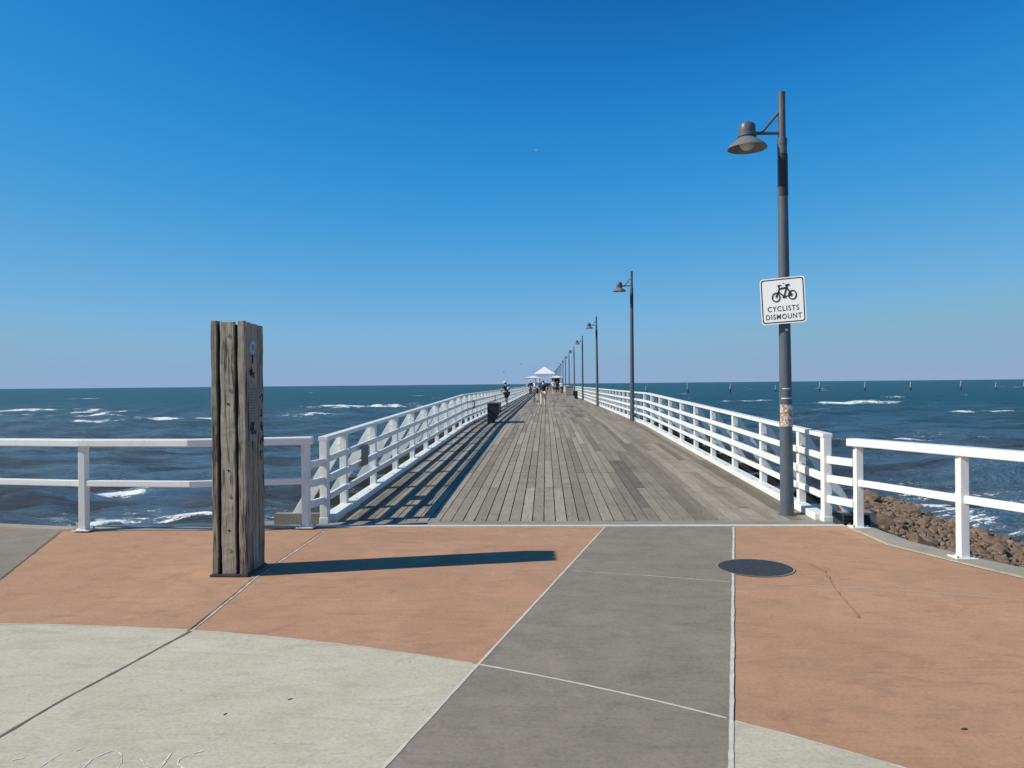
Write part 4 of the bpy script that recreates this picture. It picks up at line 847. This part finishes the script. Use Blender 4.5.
def vis(c):
    x, y, z, s_ = c; dpt = -x * math.sin(YAW) + y * math.cos(YAW); xc = x * math.cos(YAW) + y * math.sin(YAW)
    if dpt < 1: return 0
    px = 512 + 770 * xc / dpt; py = 384 + 770 * (1.65 - z) / dpt
    if px > 1050 or px < 835: return 0
    ex = kx(y) if y < 8.8 else 3.6                      # hidden below the kerb edge?
    # line from the eye to the rock, height where it crosses the kerb edge
    t_ = 0
    for k in range(1, 30):
        f_ = k / 30; X_, Y_ = x * f_, y * f_
        if Y_ < 8.85 and X_ > kx(Y_): t_ = f_; break
        if Y_ >= 8.85: t_ = f_; break
    return s_ * 770 / dpt if (1.65 + (z + s_ * .7 - 1.65) * t_) > -.02 else 0
sc_ = sorted(((vis(c), c) for c in cand), key=lambda a: -a[0]); used = []
grid = {}
def free(c):
    x, y, z, s_ = c
    for (a, b, _, s2) in used:
        if abs(a - x) < .9 * (s_ + s2) and (a - x) ** 2 + (b - y) ** 2 < (.80 * (s_ + s2)) ** 2: return False
    return True
rocks, rest_ = [], []
order = [c for v_, c in sc_ if v_ > 0]; rr.shuffle(order)
for c in order:
    if len(used) < 2600 and free(c): used.append(c)
used.sort(key=lambda c: -vis(c))
for k, c in enumerate(used[:290]):
    x, y, z, s_ = c; o = bpy.data.objects.new('rock', RM[k % 14]); C.objects.link(o); o.location = (x, y, z - .02); o.scale = (s_ * rr.uniform(.9, 1.35), s_ * rr.uniform(.9, 1.25), s_ * rr.uniform(.8, 1.15)); o.rotation_euler = (rr.uniform(-.5, .5), rr.uniform(-.5, .5), rr.uniform(0, 6.28))
    tag(o, 'brown boulder of the rock bank sloping to the water right of the pier', 'rock', 'brown boulders on the shore bank')
print('rocks', len(used))
bmr = MB()
extra = used[290:] + [c for c in cand if vis(c) == 0][:900]
for c in extra:
    x, y, z, s_ = c; src = RM[rr.randrange(14)]; rz = rr.uniform(0, 6.28); cs, sn = math.cos(rz) * s_, math.sin(rz) * s_
    bmr.add([(x + v_.co.x * cs - v_.co.y * sn, y + v_.co.x * sn + v_.co.y * cs, z + v_.co.z * s_) for v_ in src.vertices], [tuple(p_.vertices) for p_ in src.polygons])
tag(bmr.build('small_rocks', M['rock']), 'mass of smaller brown rocks between the boulders', 'rocks', kind='stuff')

# ------------------------------------------------------------------ old jetty piles out in the sea, gulls
pl = [(35.8, 277.4), (50.7, 278.4), (66.1, 279.4), (82.4, 280.4), (98.3, 281.4), (114.8, 282.5), (131.3, 283.5), (149.6, 284.7), (162.4, 285.5), (172.6, 286.1)]
ordn = ['first', 'second', 'third', 'fourth', 'fifth', 'sixth', 'seventh', 'eighth', 'ninth', 'tenth']
M['pilew'] = mat_noise('bird_stained_pile', (.22, .23, .23), (.36, .36, .35), 2, .9); M['piled'] = mat_noise('wet_pile', (.035, .03, .03), (.07, .05, .045), 3, .8)
def make_pile():
    rt = empty('marker_pile', (0, 0, 0)); MB().tube([(0, 0, -2), (.15, 0, 1.5)], [.50, .40], 12).build('lower_pile', M['piled'], rt, world=False); MB().tube([(.15, 0, 1.5), (-.1, 0, 3.3), (-.1, 0, 3.55)], [.30, .25, .10], 12).build('upper_pile', M['pilew'], rt, world=False); return rt
p0 = make_pile()
for k, (x, y) in enumerate(pl):
    o = p0 if k == 0 else copy_tree(p0); o.location = (x, y, WZ - .1); s_ = (.7 if k == 3 else random.uniform(.72, 1.05)); o.scale = (.8, .8, s_); o.rotation_euler = (0, 0, random.uniform(0, 6)); tag(o, '%s weathered pile from the left in the row out at sea' % ordn[k], 'pile', 'row of old piles standing in the sea')
def gull(loc, rz, sc, lab, m):
    rt = empty('gull', loc, lab, 'bird', 'gulls in the sky'); rt.rotation_euler = (R(8), R(12), rz)
    V_ = [(0, -.2, 0), (0, -.08, .02), (0, .1, .02), (0, .2, .03)]
    skin('body', [tuple(Vector(a) * sc) for a in [(0, 0, 0), (0, -.16, 0), (0, -.24, .0), (0, .12, .01), (0, .2, .03), (0, .26, .02)]], [(0, 1), (1, 2), (0, 3), (3, 4), (4, 5)], [.055 * sc, .035 * sc, .03 * sc, .05 * sc, .035 * sc, .01 * sc], m, rt)
    for s in (-1, 1):
        w = MB(); P_ = [(0, .07, 0), (.25, .10, .09), (.62, -.04, .05), (.28, -.06, .09), (0, -.08, 0)]
        top = [(s * a * sc, b * sc, c * sc + .006) for a, b, c in P_]; bot = [(a, b, c - .014) for a, b, c in top]
        w.add(top + bot, [(0, 1, 3, 4), (1, 2, 3), (9, 8, 6, 5), (8, 7, 6)] + [(i, (i + 1) % 5, 5 + (i + 1) % 5, 5 + i) for i in range(5)]).build('wing', m, rt, world=False)
gull((-.598, 60.0, 19.83), .7, .5, 'tiny white gull high in the blue sky above the pier', WHITE)
gull((-4.34, 79.9, 2.9), 1.2, .45, 'dark gull low over the sea above the person in the hat', GREY)
gull((-2.89, 90, 3.98), 2.0, .45, 'dark gull just left of the shelter roof', GREY)
